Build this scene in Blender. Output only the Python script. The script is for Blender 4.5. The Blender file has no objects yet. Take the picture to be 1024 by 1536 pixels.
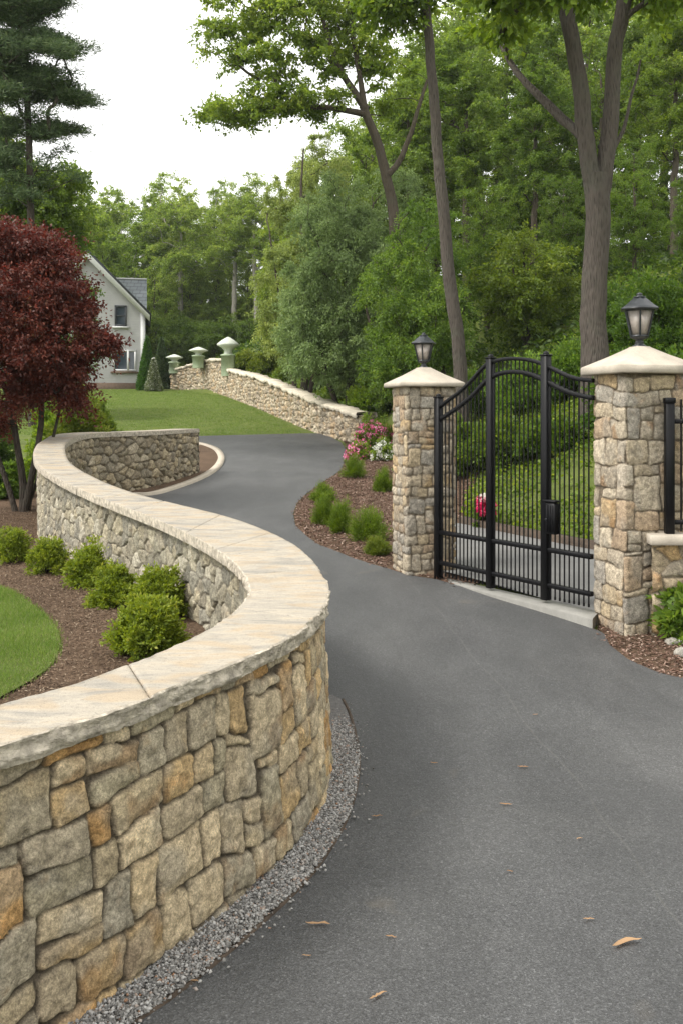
import bpy, math, random
import numpy as np
from mathutils import Vector
from mathutils.geometry import delaunay_2d_cdt
sc = bpy.context.scene
COL = sc.collection

# ------------------------------------------------------------------ camera, sky, sun, exposure
EYE, FPX, HOR = 2.0, 1400.0, 623.0
cam = bpy.data.objects.new('camera', bpy.data.cameras.new('camera'))
COL.objects.link(cam)
cam.location = (0, 0, EYE)
cam.rotation_euler = (math.radians(90), 0, 0)
cam.data.sensor_fit = 'AUTO'
cam.data.sensor_width = 36
cam.data.lens = FPX / 1536 * 36
cam.data.shift_y = (HOR - 768) / 1536
cam.data.clip_start = 0.05
cam.data.clip_end = 2000
sc.camera = cam

SUN_TO = Vector((-0.78, -0.30, 1.05)).normalized()
wd = bpy.data.worlds.new('World'); sc.world = wd; wd.use_nodes = True
wt = wd.node_tree
sky = wt.nodes.new('ShaderNodeTexSky'); sky.sky_type = 'NISHITA'; sky.sun_disc = False
sky.sun_elevation = math.asin(SUN_TO.z)
sky.sun_rotation = math.atan2(SUN_TO.x, SUN_TO.y)
sky.air_density = 1.0; sky.dust_density = 1.5; sky.ozone_density = 1.0
hs = wt.nodes.new('ShaderNodeHueSaturation'); hs.inputs['Saturation'].default_value = 0.12
hs.inputs['Value'].default_value = 1.0
wt.links.new(sky.outputs[0], hs.inputs['Color'])
ov = wt.nodes.new('ShaderNodeMix'); ov.data_type = 'RGBA'; ov.inputs[0].default_value = 0.72     # thin white overcast over the clear sky
ov.inputs[7].default_value = (7.1, 7.05, 6.85, 1)
wt.links.new(hs.outputs[0], ov.inputs[6])
wt.links.new(ov.outputs[2], wt.nodes['Background'].inputs['Color'])
wt.nodes['Background'].inputs['Strength'].default_value = 0.15

sun = bpy.data.objects.new('sun', bpy.data.lights.new('sun', 'SUN')); COL.objects.link(sun)
sun.data.energy = 1.8; sun.data.angle = math.radians(18); sun.data.color = (1.0, 0.95, 0.87)
sun.rotation_euler = (-SUN_TO).to_track_quat('-Z', 'Y').to_euler()
sc.view_settings.view_transform = 'Standard'; sc.view_settings.look = 'None'
sc.view_settings.exposure = 0.97; sc.view_settings.gamma = 1.0

# ------------------------------------------------------------------ terrain height
def smooth_table(xs, ys, lo=0.0, hi=400.0, step=0.1, sig=1.2):
    g = np.arange(lo, hi, step); v = np.interp(g, xs, ys)
    k = np.arange(-int(3*sig/step), int(3*sig/step)+1)*step
    w = np.exp(-k*k/(2*sig*sig)); w /= w.sum(); n = len(k)//2
    vv = np.convolve(np.concatenate([np.full(n, v[0]), v, np.full(n, v[-1])]), w, 'valid')
    return lambda y: np.interp(y, g, vv)
zd = smooth_table([0, 6.5, 21.5, 32, 60, 75, 120, 400], [0, 0, .80, 1.34, 3.7, 4.4, 7, 12])
_zg = smooth_table([0, 9, 11, 13, 16, 20, 25, 32, 60, 75, 120, 400], [.38, .38, .34, .30, .42, .72, 1.05, 1.34, 3.7, 4.4, 7, 12], sig=.7)
def zg_t(y):
    y = np.asarray(y, float); a, b = _zg(y), zd(y)
    w = np.clip((y-18.5)/2, 0, 1)
    return a*(1-w)+(b-.03)*w
foot = smooth_table([0, 7, 9, 10, 11, 12.5, 14, 18, 24, 28.5, 34, 44, 52.6, 59, 80, 400],
                    [7, 6.5, 6, 4.6, 3.4, 2.4, 1.6, 1.3, 1.0, .5, -1.0, -3.6, -6.2, -10.2, -16, -60], sig=.5)
def hill(x, y):
    r = np.maximum(x - foot(y), 0)
    s = .54
    v = np.where(r < .8, s*r*r/1.6, s*(r-.4))
    v = np.where(v > 5.5, 5.5 + (v-5.5)*.35, v)
    return np.minimum(v, 14)
def hd(x, y):
    return zd(y) + hill(x, y)
zcap = smooth_table([0, 5.4, 7, 8.5, 10.5, 12.5, 13.5, 16, 17.5, 21, 40], [1, 1, 1.08, 1.14, 1.25, 1.40, 1.50, 1.68, 1.70, 1.715, 1.72], sig=.3)

def cast(px, py, zf, lo=1.5, hi=140.0):
    d = np.exp(np.linspace(math.log(lo), math.log(hi), 6000))
    X = (px-512)/FPX*d; Z = EYE-(py-HOR)/FPX*d
    s = Z - zf(X, d)
    i = np.where(s <= 0)[0]
    i = i[0] if len(i) else len(d)-1
    if i > 0:
        a, b = s[i-1], s[i]; t = a/(a-b) if a != b else 0
        dd = d[i-1]+(d[i]-d[i-1])*t
    else: dd = d[0]
    return np.array([(px-512)/FPX*dd, dd, EYE-(py-HOR)/FPX*dd])
def W(px, py, d):
    return np.array([(px-512)/FPX*d, d, EYE-(py-HOR)/FPX*d])
def castD(px, py): return cast(px, py, hd)[:2]
def castG(px, py): return cast(px, py, lambda x, y: zg_t(y))[:2]
def castC(px, py): return cast(px, py, lambda x, y: zcap(y))[:2]

# ------------------------------------------------------------------ the sweeping wall's cap edges, traced then set on its sloping top
Rpx = [(0,1118),(59,1097),(135,1077),(188,1062),(249,1033),(300,1017),(355,991),(421,965),(467,935),(490,908),(496,884),(482,854),(447,818),(406,798),
       (355,778),(305,765),(228,747),(178,732),(127,709),(104,694),(97,676),(99,663),(122,653),(152,649),(228,647),(300,643)]
Lpx = [(0,1058),(62,1039),(123,1024),(164,1005),(199,995),(258,971),(300,951),(335,931),(362,908),(375,890),(377,876),(355,844),(325,823),(300,809),
       (265,792),(228,775),(178,757),(127,737),(86,717),(56,699),(48,681),(56,666)]
R0 = np.array([castC(*p) for p in Rpx]); L0 = np.array([castC(*p) for p in Lpx])
def resample(P, step=None, n=None, it=0):
    P = np.asarray(P, float)
    for _ in range(it):                     # corner cutting
        Q = np.empty((2*len(P)-2, P.shape[1])); Q[0::2] = .75*P[:-1]+.25*P[1:]; Q[1::2] = .25*P[:-1]+.75*P[1:]
        P = np.vstack([P[:1], Q, P[-1:]])
    s = np.concatenate([[0], np.cumsum(np.linalg.norm(np.diff(P, axis=0), axis=1))])
    m = n if n else max(2, int(round(s[-1]/step))+1)
    t = np.linspace(0, s[-1], m)
    return np.stack([np.interp(t, s, P[:, k]) for k in range(P.shape[1])], 1)
t0 = (R0[2]-R0[0]); t0 /= np.linalg.norm(t0)
Rc = np.vstack([R0[0]-t0*1.7, R0]); Lc = np.vstack([L0[0]-t0*1.7, L0])
Rc = resample(Rc, .02, it=3); Lc = resample(Lc, .02, it=3)
# far leg: the garden edge runs parallel to the drive edge
def nrm2(P):
    T = np.gradient(P, axis=0); T /= np.linalg.norm(T, axis=1)[:, None]
    return np.stack([T[:, 1], -T[:, 0]], 1)          # right of travel (drive side)
def smooth_curve(P, k):
    for _ in range(k): P = np.vstack([P[:1], (P[:-2]+2*P[1:-1]+P[2:])/4, P[-1:]])
    return P
Rn = nrm2(smooth_curve(Rc, 150))
iturn = np.argmin(np.linalg.norm(Rc-castC(99, 663), axis=1))
Lfar = Rc[iturn+25:]-Rn[iturn+25:]*.52
Lc = resample(smooth_curve(resample(np.vstack([Lc, Lfar[30:]]), .05, it=1), 6), .02)
Rc = resample(smooth_curve(resample(Rc, .05), 6), .02)
# pair both edges by nearest normal correspondence through equal fractions of piecewise landmarks
def nearest(P, q): return int(np.argmin(np.linalg.norm(P-q, axis=1)))
lm = [(249,1033,215,988),(355,991,300,951),(496,884,377,880),(406,798,325,823),(305,765,265,792),(228,747,178,757),(97,676,48,681)]
ri = [0]+[nearest(Rc, castC(a, b)) for a, b, c, d in lm]+[len(Rc)-1]
li = [0]+[nearest(Lc, castC(c, d)) for a, b, c, d in lm]+[len(Lc)-1]
CR, CL = [], []
for k in range(len(ri)-1):
    n = max(4, int((ri[k+1]-ri[k])*.02/.03))
    CR.append(resample(Rc[ri[k]:ri[k+1]+1], n=n)[:-1]); CL.append(resample(Lc[li[k]:li[k+1]+1], n=n)[:-1])
CR.append(Rc[-1:]); CL.append(Lc[-1:])
CR = smooth_curve(np.vstack(CR), 20); CL = smooth_curve(np.vstack(CL), 20); CM = (CR+CL)/2

CMx = np.vstack([CM[0]-(CM[1]-CM[0])/np.linalg.norm(CM[1]-CM[0])*6, CM[::4], CM[-1:]])
def side(x, y):                                   # signed distance, + on the drive side of the wall
    x = np.atleast_1d(np.asarray(x, float)); y = np.atleast_1d(np.asarray(y, float))
    best = np.full(x.shape, 1e9); sg = np.ones(x.shape)
    for a, b in zip(CMx[:-1], CMx[1:]):
        e = b-a; L2 = e@e+1e-12
        t = np.clip(((x-a[0])*e[0]+(y-a[1])*e[1])/L2, 0, 1)
        dx = x-a[0]-t*e[0]; dy = y-a[1]-t*e[1]; D = dx*dx+dy*dy
        s = np.sign(e[1]*(x-a[0])-e[0]*(y-a[1])); s[s == 0] = 1
        m = D < best-1e-12
        best = np.where(m, D, best); sg = np.where(m, s, sg)
    return np.sqrt(best)*sg
def hh(x, y):
    x = np.asarray(x, float); y = np.asarray(y, float); shp = x.shape
    xf, yf = x.ravel(), y.ravel()
    out = hd(xf, yf)
    m = (yf < 26) & (xf < 1.5)
    if m.any():
        s = side(xf[m], yf[m]); w = np.clip((.10-s)/.20, 0, 1)
        out[m] = out[m]*(1-w)+zg_t(yf[m])*w
    return out.reshape(shp)

# ------------------------------------------------------------------ numpy noise
_r = np.random.RandomState(7); _T = _r.rand(64, 64, 64)
def vn(x, y, z=0.0):
    x, y, z = np.broadcast_arrays(x, y, z)
    xi, yi, zi = np.floor(x).astype(int), np.floor(y).astype(int), np.floor(z).astype(int)
    fx, fy, fz = x-xi, y-yi, z-zi
    fx = fx*fx*(3-2*fx); fy = fy*fy*(3-2*fy); fz = fz*fz*(3-2*fz)
    g = lambda a, b, c: _T[(xi+a) % 64, (yi+b) % 64, (zi+c) % 64]
    A = (g(0,0,0)*(1-fx)+g(1,0,0)*fx)*(1-fy)+(g(0,1,0)*(1-fx)+g(1,1,0)*fx)*fy
    B = (g(0,0,1)*(1-fx)+g(1,0,1)*fx)*(1-fy)+(g(0,1,1)*(1-fx)+g(1,1,1)*fx)*fy
    return A*(1-fz)+B*fz
def fbm(x, y, z=0.0, o=4):
    s, a, t = 0, 1, 0
    for k in range(o):
        s = s+a*(vn(x*2**k+k*7.3, y*2**k+k*3.1, z*2**k+k*5.7)-.5); t += a; a *= .5
    return s/t*2

# ------------------------------------------------------------------ object helpers
def tag(o, label=None, cat=None, group=None, kind=None):
    if label: o['label'] = label
    if cat: o['category'] = cat
    if group: o['group'] = group
    if kind: o['kind'] = kind
    return o
def thing(name, label, cat, loc=(0, 0, 0), rz=0, group=None):
    o = bpy.data.objects.new(name, None); COL.objects.link(o)
    o.empty_display_size = .2
    o.location = loc; o.rotation_euler = (0, 0, rz)
    return tag(o, label, cat, group)
def mk(name, V, Fs, mats, parent=None, fattr=None, vcol=None, smooth=False, midx=None):
    """V (n,3); Fs: array (m,k) or list of such arrays."""
    if not isinstance(Fs, (list, tuple)): Fs = [Fs]
    Fs = [np.asarray(f) for f in Fs if len(f)]
    me = bpy.data.meshes.new(name)
    V = np.asarray(V, np.float32); me.vertices.add(len(V)); me.vertices.foreach_set('co', V.ravel())
    loops = np.concatenate([f.ravel() for f in Fs]).astype(np.int32)
    sizes = np.concatenate([np.full(len(f), f.shape[1]) for f in Fs]).astype(np.int32)
    me.loops.add(len(loops)); me.loops.foreach_set('vertex_index', loops)
    me.polygons.add(len(sizes)); st = np.concatenate([[0], np.cumsum(sizes)[:-1]]).astype(np.int32)
    me.polygons.foreach_set('loop_start', st)
    if smooth: me.polygons.foreach_set('use_smooth', np.ones(len(sizes), bool))
    for m in (mats if isinstance(mats, (list, tuple)) else [mats]): me.materials.append(m)
    if midx is not None: me.polygons.foreach_set('material_index', np.asarray(midx, np.int32))
    me.update(calc_edges=True)
    if fattr is not None:
        a = me.attributes.new('rnd', 'FLOAT', 'FACE'); a.data.foreach_set('value', np.asarray(fattr, np.float32))
    if vcol is not None:
        a = me.attributes.new('col', 'FLOAT_COLOR', 'POINT')
        c = np.ones((len(V), 4), np.float32); c[:, :3] = vcol; a.data.foreach_set('color', c.ravel())
    o = bpy.data.objects.new(name, me); COL.objects.link(o)
    if parent: o.parent = parent
    return o
class MB:
    def __init__(s): s.V = []; s.F = {}; s.n = 0
    def add(s, V, F):
        F = np.asarray(F); s.V.append(np.asarray(V, float)); s.F.setdefault(F.shape[1], []).append(F+s.n); s.n += len(V)
    def box(s, c, d, bev=0.0):
        c = np.array(c, float); h = np.array(d, float)/2
        if bev <= 0:
            V = np.array([[x, y, z] for z in (-1, 1) for y in (-1, 1) for x in (-1, 1)])*h+c
            s.add(V, [[0,2,3,1],[4,5,7,6],[0,1,5,4],[2,6,7,3],[0,4,6,2],[1,3,7,5]])
        else:
            b = bev; rings = []
            for z, k in ((-h[2], b), (-h[2]+b, 0), (h[2]-b, 0), (h[2], b)):
                x, y = h[0]-k, h[1]-k; q = b
                rings.append([(x, y-q, z), (x-q, y, z), (-x+q, y, z), (-x, y-q, z), (-x, -y+q, z), (-x+q, -y, z), (x-q, -y, z), (x, -y+q, z)])
            V = np.array(rings).reshape(-1, 3)+c; F = []
            for r in range(3):
                for k in range(8): F.append([r*8+k, r*8+(k+1) % 8, r*8+8+(k+1) % 8, r*8+8+k])
            s.add(V, F); s.add(V[24:], [[0,1,2,3,4,5,6,7]]); s.add(V[:8], [[7,6,5,4,3,2,1,0]])
        return s
    def tube(s, P, r, n=8, cap=True):
        V, F, C = tube(P, r, n); s.add(V, F)
        if cap: s.add(V[:n], [list(range(n))[::-1]]); s.add(V[-n:], [list(range(n))])
        return s
    def lathe(s, prof, n=16, c=(0, 0, 0), rot=0.0, caps=True):
        a = np.arange(n)/n*2*math.pi+rot; V = []
        for r, z in prof: V.append(np.stack([r*np.cos(a), r*np.sin(a), np.full(n, z)], 1))
        V = np.vstack(V)+np.array(c); F = []
        for k in range(len(prof)-1):
            for j in range(n): F.append([k*n+j, k*n+(j+1) % n, k*n+n+(j+1) % n, k*n+n+j])
        s.add(V, F)
        if caps: s.add(V[:n], [list(range(n))[::-1]]); s.add(V[-n:], [list(range(n))])
        return s
    def quad(s, a, b, c, d): s.add(np.array([a, b, c, d], float), [[0, 1, 2, 3]]); return s
    def build(s, name, mat, parent=None, smooth=False, **k):
        return mk(name, np.vstack(s.V), [np.vstack(f) for f in s.F.values()], mat, parent, smooth=smooth, **k)
def tube(P, r, n=8):
    P = np.asarray(P, float); m = len(P); r = np.broadcast_to(np.asarray(r, float), (m,))
    T = np.gradient(P, axis=0); T /= np.linalg.norm(T, axis=1)[:, None]+1e-12
    u = np.array([1., 0, 0]) if abs(T[0][0]) < .9 else np.array([0., 1, 0])
    V = []; a = np.arange(n)/n*2*math.pi; cs, sn = np.cos(a)[:, None], np.sin(a)[:, None]
    for i in range(m):
        u = u-T[i]*(u@T[i]); u /= np.linalg.norm(u)+1e-12; v = np.cross(T[i], u)
        V.append(P[i]+r[i]*(cs*u+sn*v))
    V = np.vstack(V)
    i, j = np.meshgrid(np.arange(m-1), np.arange(n), indexing='ij'); j2 = (j+1) % n
    F = np.stack([i*n+j, i*n+j2, (i+1)*n+j2, (i+1)*n+j], -1).reshape(-1, 4)
    return V, F, None
def gridF(nu, nv, closed=False):
    i, j = np.meshgrid(np.arange(nu if closed else nu-1), np.arange(nv-1), indexing='ij'); i2 = (i+1) % nu
    return np.stack([i*nv+j, i2*nv+j, i2*nv+j+1, i*nv+j+1], -1).reshape(-1, 4)
def unit0(v): return np.asarray(v)/np.linalg.norm(v)
def inpoly(x, y, P):
    P = np.asarray(P); r = np.zeros(x.shape, bool)
    for a, b in zip(P, np.roll(P, -1, axis=0)):
        c = (a[1] > y) != (b[1] > y)
        xi = (b[0]-a[0])*(y-a[1])/((b[1]-a[1]) or 1e-12)+a[0]
        r ^= c & (x < xi)
    return r
def region(name, poly, off, mat, hf=hh, sp=.3, bstep=.12, label=None, cat=None, kind='structure', skirt=0.0):
    P = resample(np.vstack([poly, poly[:1]]), bstep)[:-1]
    lo, hi = P.min(0), P.max(0)
    gx, gy = np.meshgrid(np.arange(lo[0], hi[0], sp), np.arange(lo[1], hi[1], sp)); gx = gx.ravel(); gy = gy.ravel()
    m = inpoly(gx, gy, P)
    I = np.stack([gx[m], gy[m]], 1)
    vs = [Vector(p) for p in P]+[Vector(p) for p in I]
    n = len(P)
    out = delaunay_2d_cdt(vs, [], [list(range(n))], 1, 1e-6)
    v2 = np.array([(v.x, v.y) for v in out[0]]); F = [f for f in out[2] if len(f) == 3]
    F = np.array(F)
    a, b, c = v2[F[:, 0]], v2[F[:, 1]], v2[F[:, 2]]
    cr = (b[:, 0]-a[:, 0])*(c[:, 1]-a[:, 1])-(b[:, 1]-a[:, 1])*(c[:, 0]-a[:, 0])
    F[cr < 0] = F[cr < 0][:, ::-1]
    V = np.column_stack([v2, hf(v2[:, 0], v2[:, 1])+off])
    o = mk(name, V, F, mat, smooth=True)
    return tag(o, label, cat, None, kind)
def scatter(poly, n, rng):
    P = np.asarray(poly); lo, hi = P.min(0), P.max(0); X = []
    tot = 0
    while tot < n:
        q = lo+rng.rand(n*2, 2)*(hi-lo); q = q[inpoly(q[:, 0], q[:, 1], P)]; X.append(q); tot += len(q)
        if len(q) == 0: break
    return np.vstack(X)[:n]
def dup(root, loc, rz=0, scale=None, label=None, group=None, color=None, name=None):
    r = root.copy(); COL.objects.link(r); r.location = loc; r.rotation_euler = (0, 0, rz)
    if name: r.name = name
    if scale: r.scale = scale if hasattr(scale, '__len__') else (scale,)*3
    if label: r['label'] = label
    if group: r['group'] = group
    for ch in list(root.children):
        c = ch.copy(); COL.objects.link(c); c.parent = r
        if color: c.color = (*color, 1)
        for g in list(ch.children):
            d = g.copy(); COL.objects.link(d); d.parent = c
    return r

# ------------------------------------------------------------------ materials
class NT:
    def __init__(s, name):
        s.m = bpy.data.materials.new(name); s.m.use_nodes = True; s.t = s.m.node_tree; s.t.nodes.clear()
        s.out = s.t.nodes.new('ShaderNodeOutputMaterial')
    def n(s, typ, ins=None, **props):
        nd = s.t.nodes.new('ShaderNode'+typ)
        for k, v in props.items(): setattr(nd, k, v)
        for k, v in (ins or {}).items():
            if isinstance(v, bpy.types.NodeSocket): s.t.links.new(v, nd.inputs[k])
            else: nd.inputs[k].default_value = v
        return nd
    def coord(s, scale=(1, 1, 1), obj=False):
        if obj: c = s.n('TexCoord').outputs['Object']
        else: c = s.n('NewGeometry').outputs['Position']
        return s.n('Mapping', {'Vector': c, 'Scale': scale}).outputs[0]
    def noise(s, co, sc, det=5, rough=.55, dist=0.0):
        return s.n('TexNoise', {'Vector': co, 'Scale': sc, 'Detail': det, 'Roughness': rough, 'Distortion': dist}).outputs[0]
    def ramp(s, f, stops, interp='LINEAR'):
        r = s.n('ValToRGB', {'Fac': f}); e = r.color_ramp; e.interpolation = interp
        while len(e.elements) < len(stops): e.elements.new(.5)
        for el, (p, c) in zip(e.elements, stops):
            el.position = p; el.color = (*c, 1) if hasattr(c, '__len__') else (c, c, c, 1)
        return r.outputs[0]
    def mix(s, f, a, b, bt='MIX'):
        m = s.n('Mix', data_type='RGBA', blend_type=bt)
        for k, v in ((0, f), (6, a), (7, b)):
            if isinstance(v, bpy.types.NodeSocket): s.t.links.new(v, m.inputs[k])
            else: m.inputs[k].default_value = (v if k == 0 else ((*v, 1) if hasattr(v, '__len__') else (v, v, v, 1)))
        return m.outputs[2]
    def math(s, op, a, b=0.0):
        return s.n('Math', {0: a, 1: b}, operation=op).outputs[0]
    def bump(s, h, dist, strength=1.0, normal=None):
        d = {'Height': h, 'Distance': dist, 'Strength': strength}
        if normal is not None: d['Normal'] = normal
        return s.n('Bump', d).outputs[0]
    def done(s, col, rough=.8, normal=None, spec=.3, **k):
        d = {'Base Color': col if isinstance(col, bpy.types.NodeSocket) else (*col, 1), 'Roughness': rough, 'Specular IOR Level': spec}
        if normal is not None: d['Normal'] = normal
        for a, b in k.items(): d[a.replace('_', ' ')] = b
        p = s.n('BsdfPrincipled', d); s.t.links.new(p.outputs[0], s.out.inputs[0]); return s.m

def mat_asphalt():
    t = NT('asphalt'); c = t.coord()
    big = t.noise(c, .6, 4, .6, .8); mid = t.noise(t.coord((1.2, .45, 1)), 1.7, 5, .6, .4); f1 = t.noise(c, 150, 3, .8); f2 = t.noise(c, 55, 4, .8)
    vo = t.n('TexVoronoi', {'Vector': c, 'Scale': 165.0}); vc = vo.outputs['Color']; vd = vo.outputs['Distance']
    base = t.ramp(big, [(.36, (.050, .052, .054)), (.50, (.064, .066, .067)), (.64, (.086, .087, .086))])
    base = t.mix(.5, base, t.ramp(mid, [(.34, .053), (.5, .071), (.66, .094)]))
    gsp = t.n('SeparateColor', {'Color': vc})
    base = t.mix(.8, base, t.mix(1.0, base, t.ramp(gsp.outputs[0], [(0, .55), (.5, .92), (.82, 1.15), (.94, 1.5), (1, 2.0)]), 'MULTIPLY'))
    base = t.mix(.7, base, t.mix(1.0, base, t.ramp(f1, [(.3, .55), (.5, 1.0), (.7, 1.55)]), 'MULTIPLY'))
    base = t.mix(.6, base, t.mix(1.0, base, t.ramp(f2, [(.3, .72), (.5, 1.0), (.7, 1.3)]), 'MULTIPLY'))
    st = t.noise(c, 1.1, 3, .5, 1.5)
    base = t.mix(t.ramp(st, [(.68, 0), (.75, .2)]), base, (.18, .15, .11))
    sx = t.n('SeparateXYZ', {'Vector': c}); 
    # faint pale scuff line left by a wheel, following the bend
    yy = sx.outputs[1]; wob = t.math('MULTIPLY', t.math('SUBTRACT', t.noise(t.coord((.5, .5, .5)), 1.3, 2), .5), .25)
    cx = t.math('ADD', t.math('SUBTRACT', 1.32, t.math('MULTIPLY', t.math('POWER', t.math('MAXIMUM', t.math('SUBTRACT', yy, 4.2), 0), 1.35), .055)), wob)
    dl = t.math('ABSOLUTE', t.math('SUBTRACT', sx.outputs[0], cx))
    brk = t.ramp(t.noise(c, 5, 3), [(.30, .2), (.6, 1)])
    base = t.mix(t.math('MULTIPLY', t.ramp(dl, [(.002, .12), (.009, 0)]), brk), base, (.26, .25, .22))
    nb = t.bump(vd, .004, .6); nb = t.bump(f2, .004, .6, nb)
    return t.done(base, t.ramp(big, [(.3, .55), (.7, .70)]), nb, .5)
def mat_mulch(a=(.06, .040, .027), b=(.17, .115, .078)):
    t = NT('mulch_soil'); c = t.coord()
    f = t.noise(c, 45, 6, .7, .5); g = t.noise(c, 2.5, 4)
    col = t.mix(t.ramp(g, [(.35, 0), (.65, 1)]), t.ramp(f, [(.32, a), (.7, b)]), t.ramp(f, [(.3, a), (.66, tuple(v*1.35 for v in b))]))
    return t.done(col, .95, t.bump(f, .03, 1.0), .1)
def mat_rnd(name, stops, rough=.7, trans=0.0, spec=.3, obj=False, noise=0.0, tcol=None):
    t = NT(name)
    r = t.n('Attribute', attribute_name='rnd').outputs['Fac']
    col = t.ramp(r, stops)
    if noise:
        nz = t.noise(t.coord((1, 1, 1)), noise, 2)
        col = t.mix(t.ramp(nz, [(.35, 0), (.65, .45)]), col, t.n('HueSaturation', {'Color': col, 'Hue': .485, 'Saturation': .95, 'Value': 1.45}).outputs[0])
    if obj: col = t.mix(1.0, col, t.n('ObjectInfo').outputs['Color'], 'MULTIPLY')
    p = t.n('BsdfPrincipled', {'Base Color': col, 'Roughness': rough, 'Specular IOR Level': spec})
    if trans:
        tc = t.n('HueSaturation', {'Color': col, 'Hue': .485, 'Saturation': 1.1, 'Value': 1.7}).outputs[0]
        tr = t.n('BsdfTranslucent', {'Color': tc}); ms = t.n('MixShader', {0: trans, 1: p.outputs[0], 2: tr.outputs[0]})
        t.t.links.new(ms.outputs[0], t.out.inputs[0])
    else: t.t.links.new(p.outputs[0], t.out.inputs[0])
    return t.m
def mat_stone(name='wall_stone', gs=1.0):
    t = NT(name); c = t.coord()
    a = t.n('Attribute', attribute_name='col').outputs['Color']
    f = t.noise(c, 24*gs, 7, .75, .3); g = t.noise(c, 120*gs, 4, .85); m = t.noise(c, 9*gs, 4, .6)
    col = t.mix(1.0, a, t.ramp(f, [(.30, .45), (.5, .95), (.70, 1.55)]), 'MULTIPLY')
    col = t.mix(.8, col, t.mix(1.0, col, t.ramp(g, [(.32, .4), (.5, 1.0), (.68, 1.75)]), 'MULTIPLY'))
    col = t.mix(t.ramp(m, [(.60, 0), (.78, .35)]), col, t.mix(1.0, col, (1.25, .85, .52), 'MULTIPLY'))
    nb = t.bump(f, .016, .9); nb = t.bump(g, .004, .8, nb)
    return t.done(col, .9, nb, .22)
def mat_cap(name, cols, sc=1.0, streak=True, bumpd=.004):
    t = NT(name); c = t.coord((1.0, 2.6, 3) if streak else (1, 1, 1)); c0 = t.coord()
    a = t.noise(c, 2.6*sc, 6, .6, .8); b = t.noise(c, 9*sc, 5, .65, .5); g = t.noise(c0, 170, 3, .8)
    r2 = t.noise(t.coord((1.1, 2.2, 1)), 3.3*sc, 3, .5, .7)
    col = t.ramp(a, [(.30, cols[0]), (.46, cols[1]), (.58, cols[2]), (.74, cols[3])])
    col = t.mix(t.ramp(b, [(.5, 0), (.72, .55)]), col, cols[4])
    col = t.mix(t.ramp(r2, [(.50, 0), (.64, .6)]), col, cols[3])
    col = t.mix(.55, col, t.mix(1.0, col, t.ramp(g, [(.28, .55), (.5, 1.0), (.72, 1.35)]), 'MULTIPLY'))
    sk = t.noise(t.coord((1, 1, 1)), 48, 4, .8)
    col = t.mix(t.ramp(sk, [(.56, 0), (.68, .55)]), col, tuple(v*.5 for v in cols[0]))
    nb = t.bump(b, bumpd*2, .6); nb = t.bump(g, bumpd*.5, .8, nb)
    return t.done(col, .8, nb, .3)
def mat_plain(name, col, rough=.6, spec=.4, var=.15, sc=6, bump=.0015, bsc=60, metal=0.0):
    t = NT(name); c = t.coord()
    f = t.noise(c, sc, 5, .6); g = t.noise(c, bsc, 4, .7)
    cc = t.mix(t.ramp(f, [(.3, 0), (.7, 1)]), tuple(v*(1-var) for v in col), tuple(min(1, v*(1+var)) for v in col))
    cc = t.mix(.25, cc, t.mix(1.0, cc, t.ramp(g, [(.3, .6), (.7, 1.3)]), 'MULTIPLY'))
    return t.done(cc, rough, t.bump(g, bump, .8), spec, Metallic=metal)
def mat_bark(name, a, b, sc=1.0):
    t = NT(name); c = t.coord((1, 1, .16))
    f = t.noise(c, 30*sc, 6, .8, .2); g = t.noise(t.coord(), 3, 4); v = t.n('TexVoronoi', {'Vector': t.coord((1, 1, .14)), 'Scale': 30.0*sc}).outputs['Distance']
    col = t.ramp(f, [(.40, a), (.60, b)])
    col = t.mix(t.ramp(v, [(.12, .75), (.5, 0)]), tuple(x*1.15 for x in b), col)
    col = t.mix(t.ramp(g, [(.5, 0), (.7, .3)]), col, (.10, .11, .08))
    return t.done(col, .95, t.bump(v, .03, .9, t.bump(f, .02, .8)), .15)
def mat_grass(name='grass_ground', a=(.075, .108, .024), b=(.165, .205, .062)):
    t = NT(name); c = t.coord()
    f = t.noise(c, 60, 5, .75); g = t.noise(c, .9, 5, .6, .6); h2 = t.noise(t.coord((.35, 2.0, 1)), 1.0, 3)
    col = t.ramp(f, [(.3, a), (.7, b)])
    col = t.mix(t.ramp(g, [(.35, 0), (.65, .6)]), col, t.mix(1.0, col, (1.35, 1.2, .95), 'MULTIPLY'))
    col = t.mix(t.ramp(h2, [(.45, 0), (.6, .4)]), col, t.mix(1.0, col, (.72, .78, .7), 'MULTIPLY'))
    return t.done(col, .9, t.bump(f, .03, 1), .15)
M = {}
M['asphalt'] = mat_asphalt()
M['mulch'] = mat_mulch()
M['grass'] = mat_grass()
M['stone'] = mat_stone(); M['stonefar'] = mat_stone('far_wall_stone', .35)
M['cap'] = mat_cap('wall_cap_stone', [(.21, .20, .18), (.33, .30, .25), (.40, .355, .285), (.38, .295, .195), (.23, .215, .19)])
M['capedge'] = mat_plain('split_granite', (.50, .445, .365), .9, .2, .45, 22, .016, 90)
M['capsmooth'] = mat_plain('pillar_cap_limestone', (.45, .40, .33), .8, .22, .17, 5, .003, 70)
M['capfar'] = mat_plain('far_coping', (.56, .50, .40), .9, .2, .2, 3, .01, 20)
M['black'] = mat_plain('black_painted_metal', (.004, .004, .005), .45, .22, .2, 20, .0004, 120)
M['lampmetal'] = mat_plain('lantern_metal', (.014, .017, .021), .36, .55, .2, 20, .0004, 120)
M['concrete'] = mat_plain('concrete', (.25, .245, .225), .85, .25, .15, 4, .002, 80)
M['kerbc'] = mat_plain('kerb_concrete', (.48, .42, .34), .85, .25, .12, 4, .002, 60)
M['edging'] = mat_plain('rusty_edging', (.075, .055, .04), .8, .3, .4, 12, .003, 60)
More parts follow.
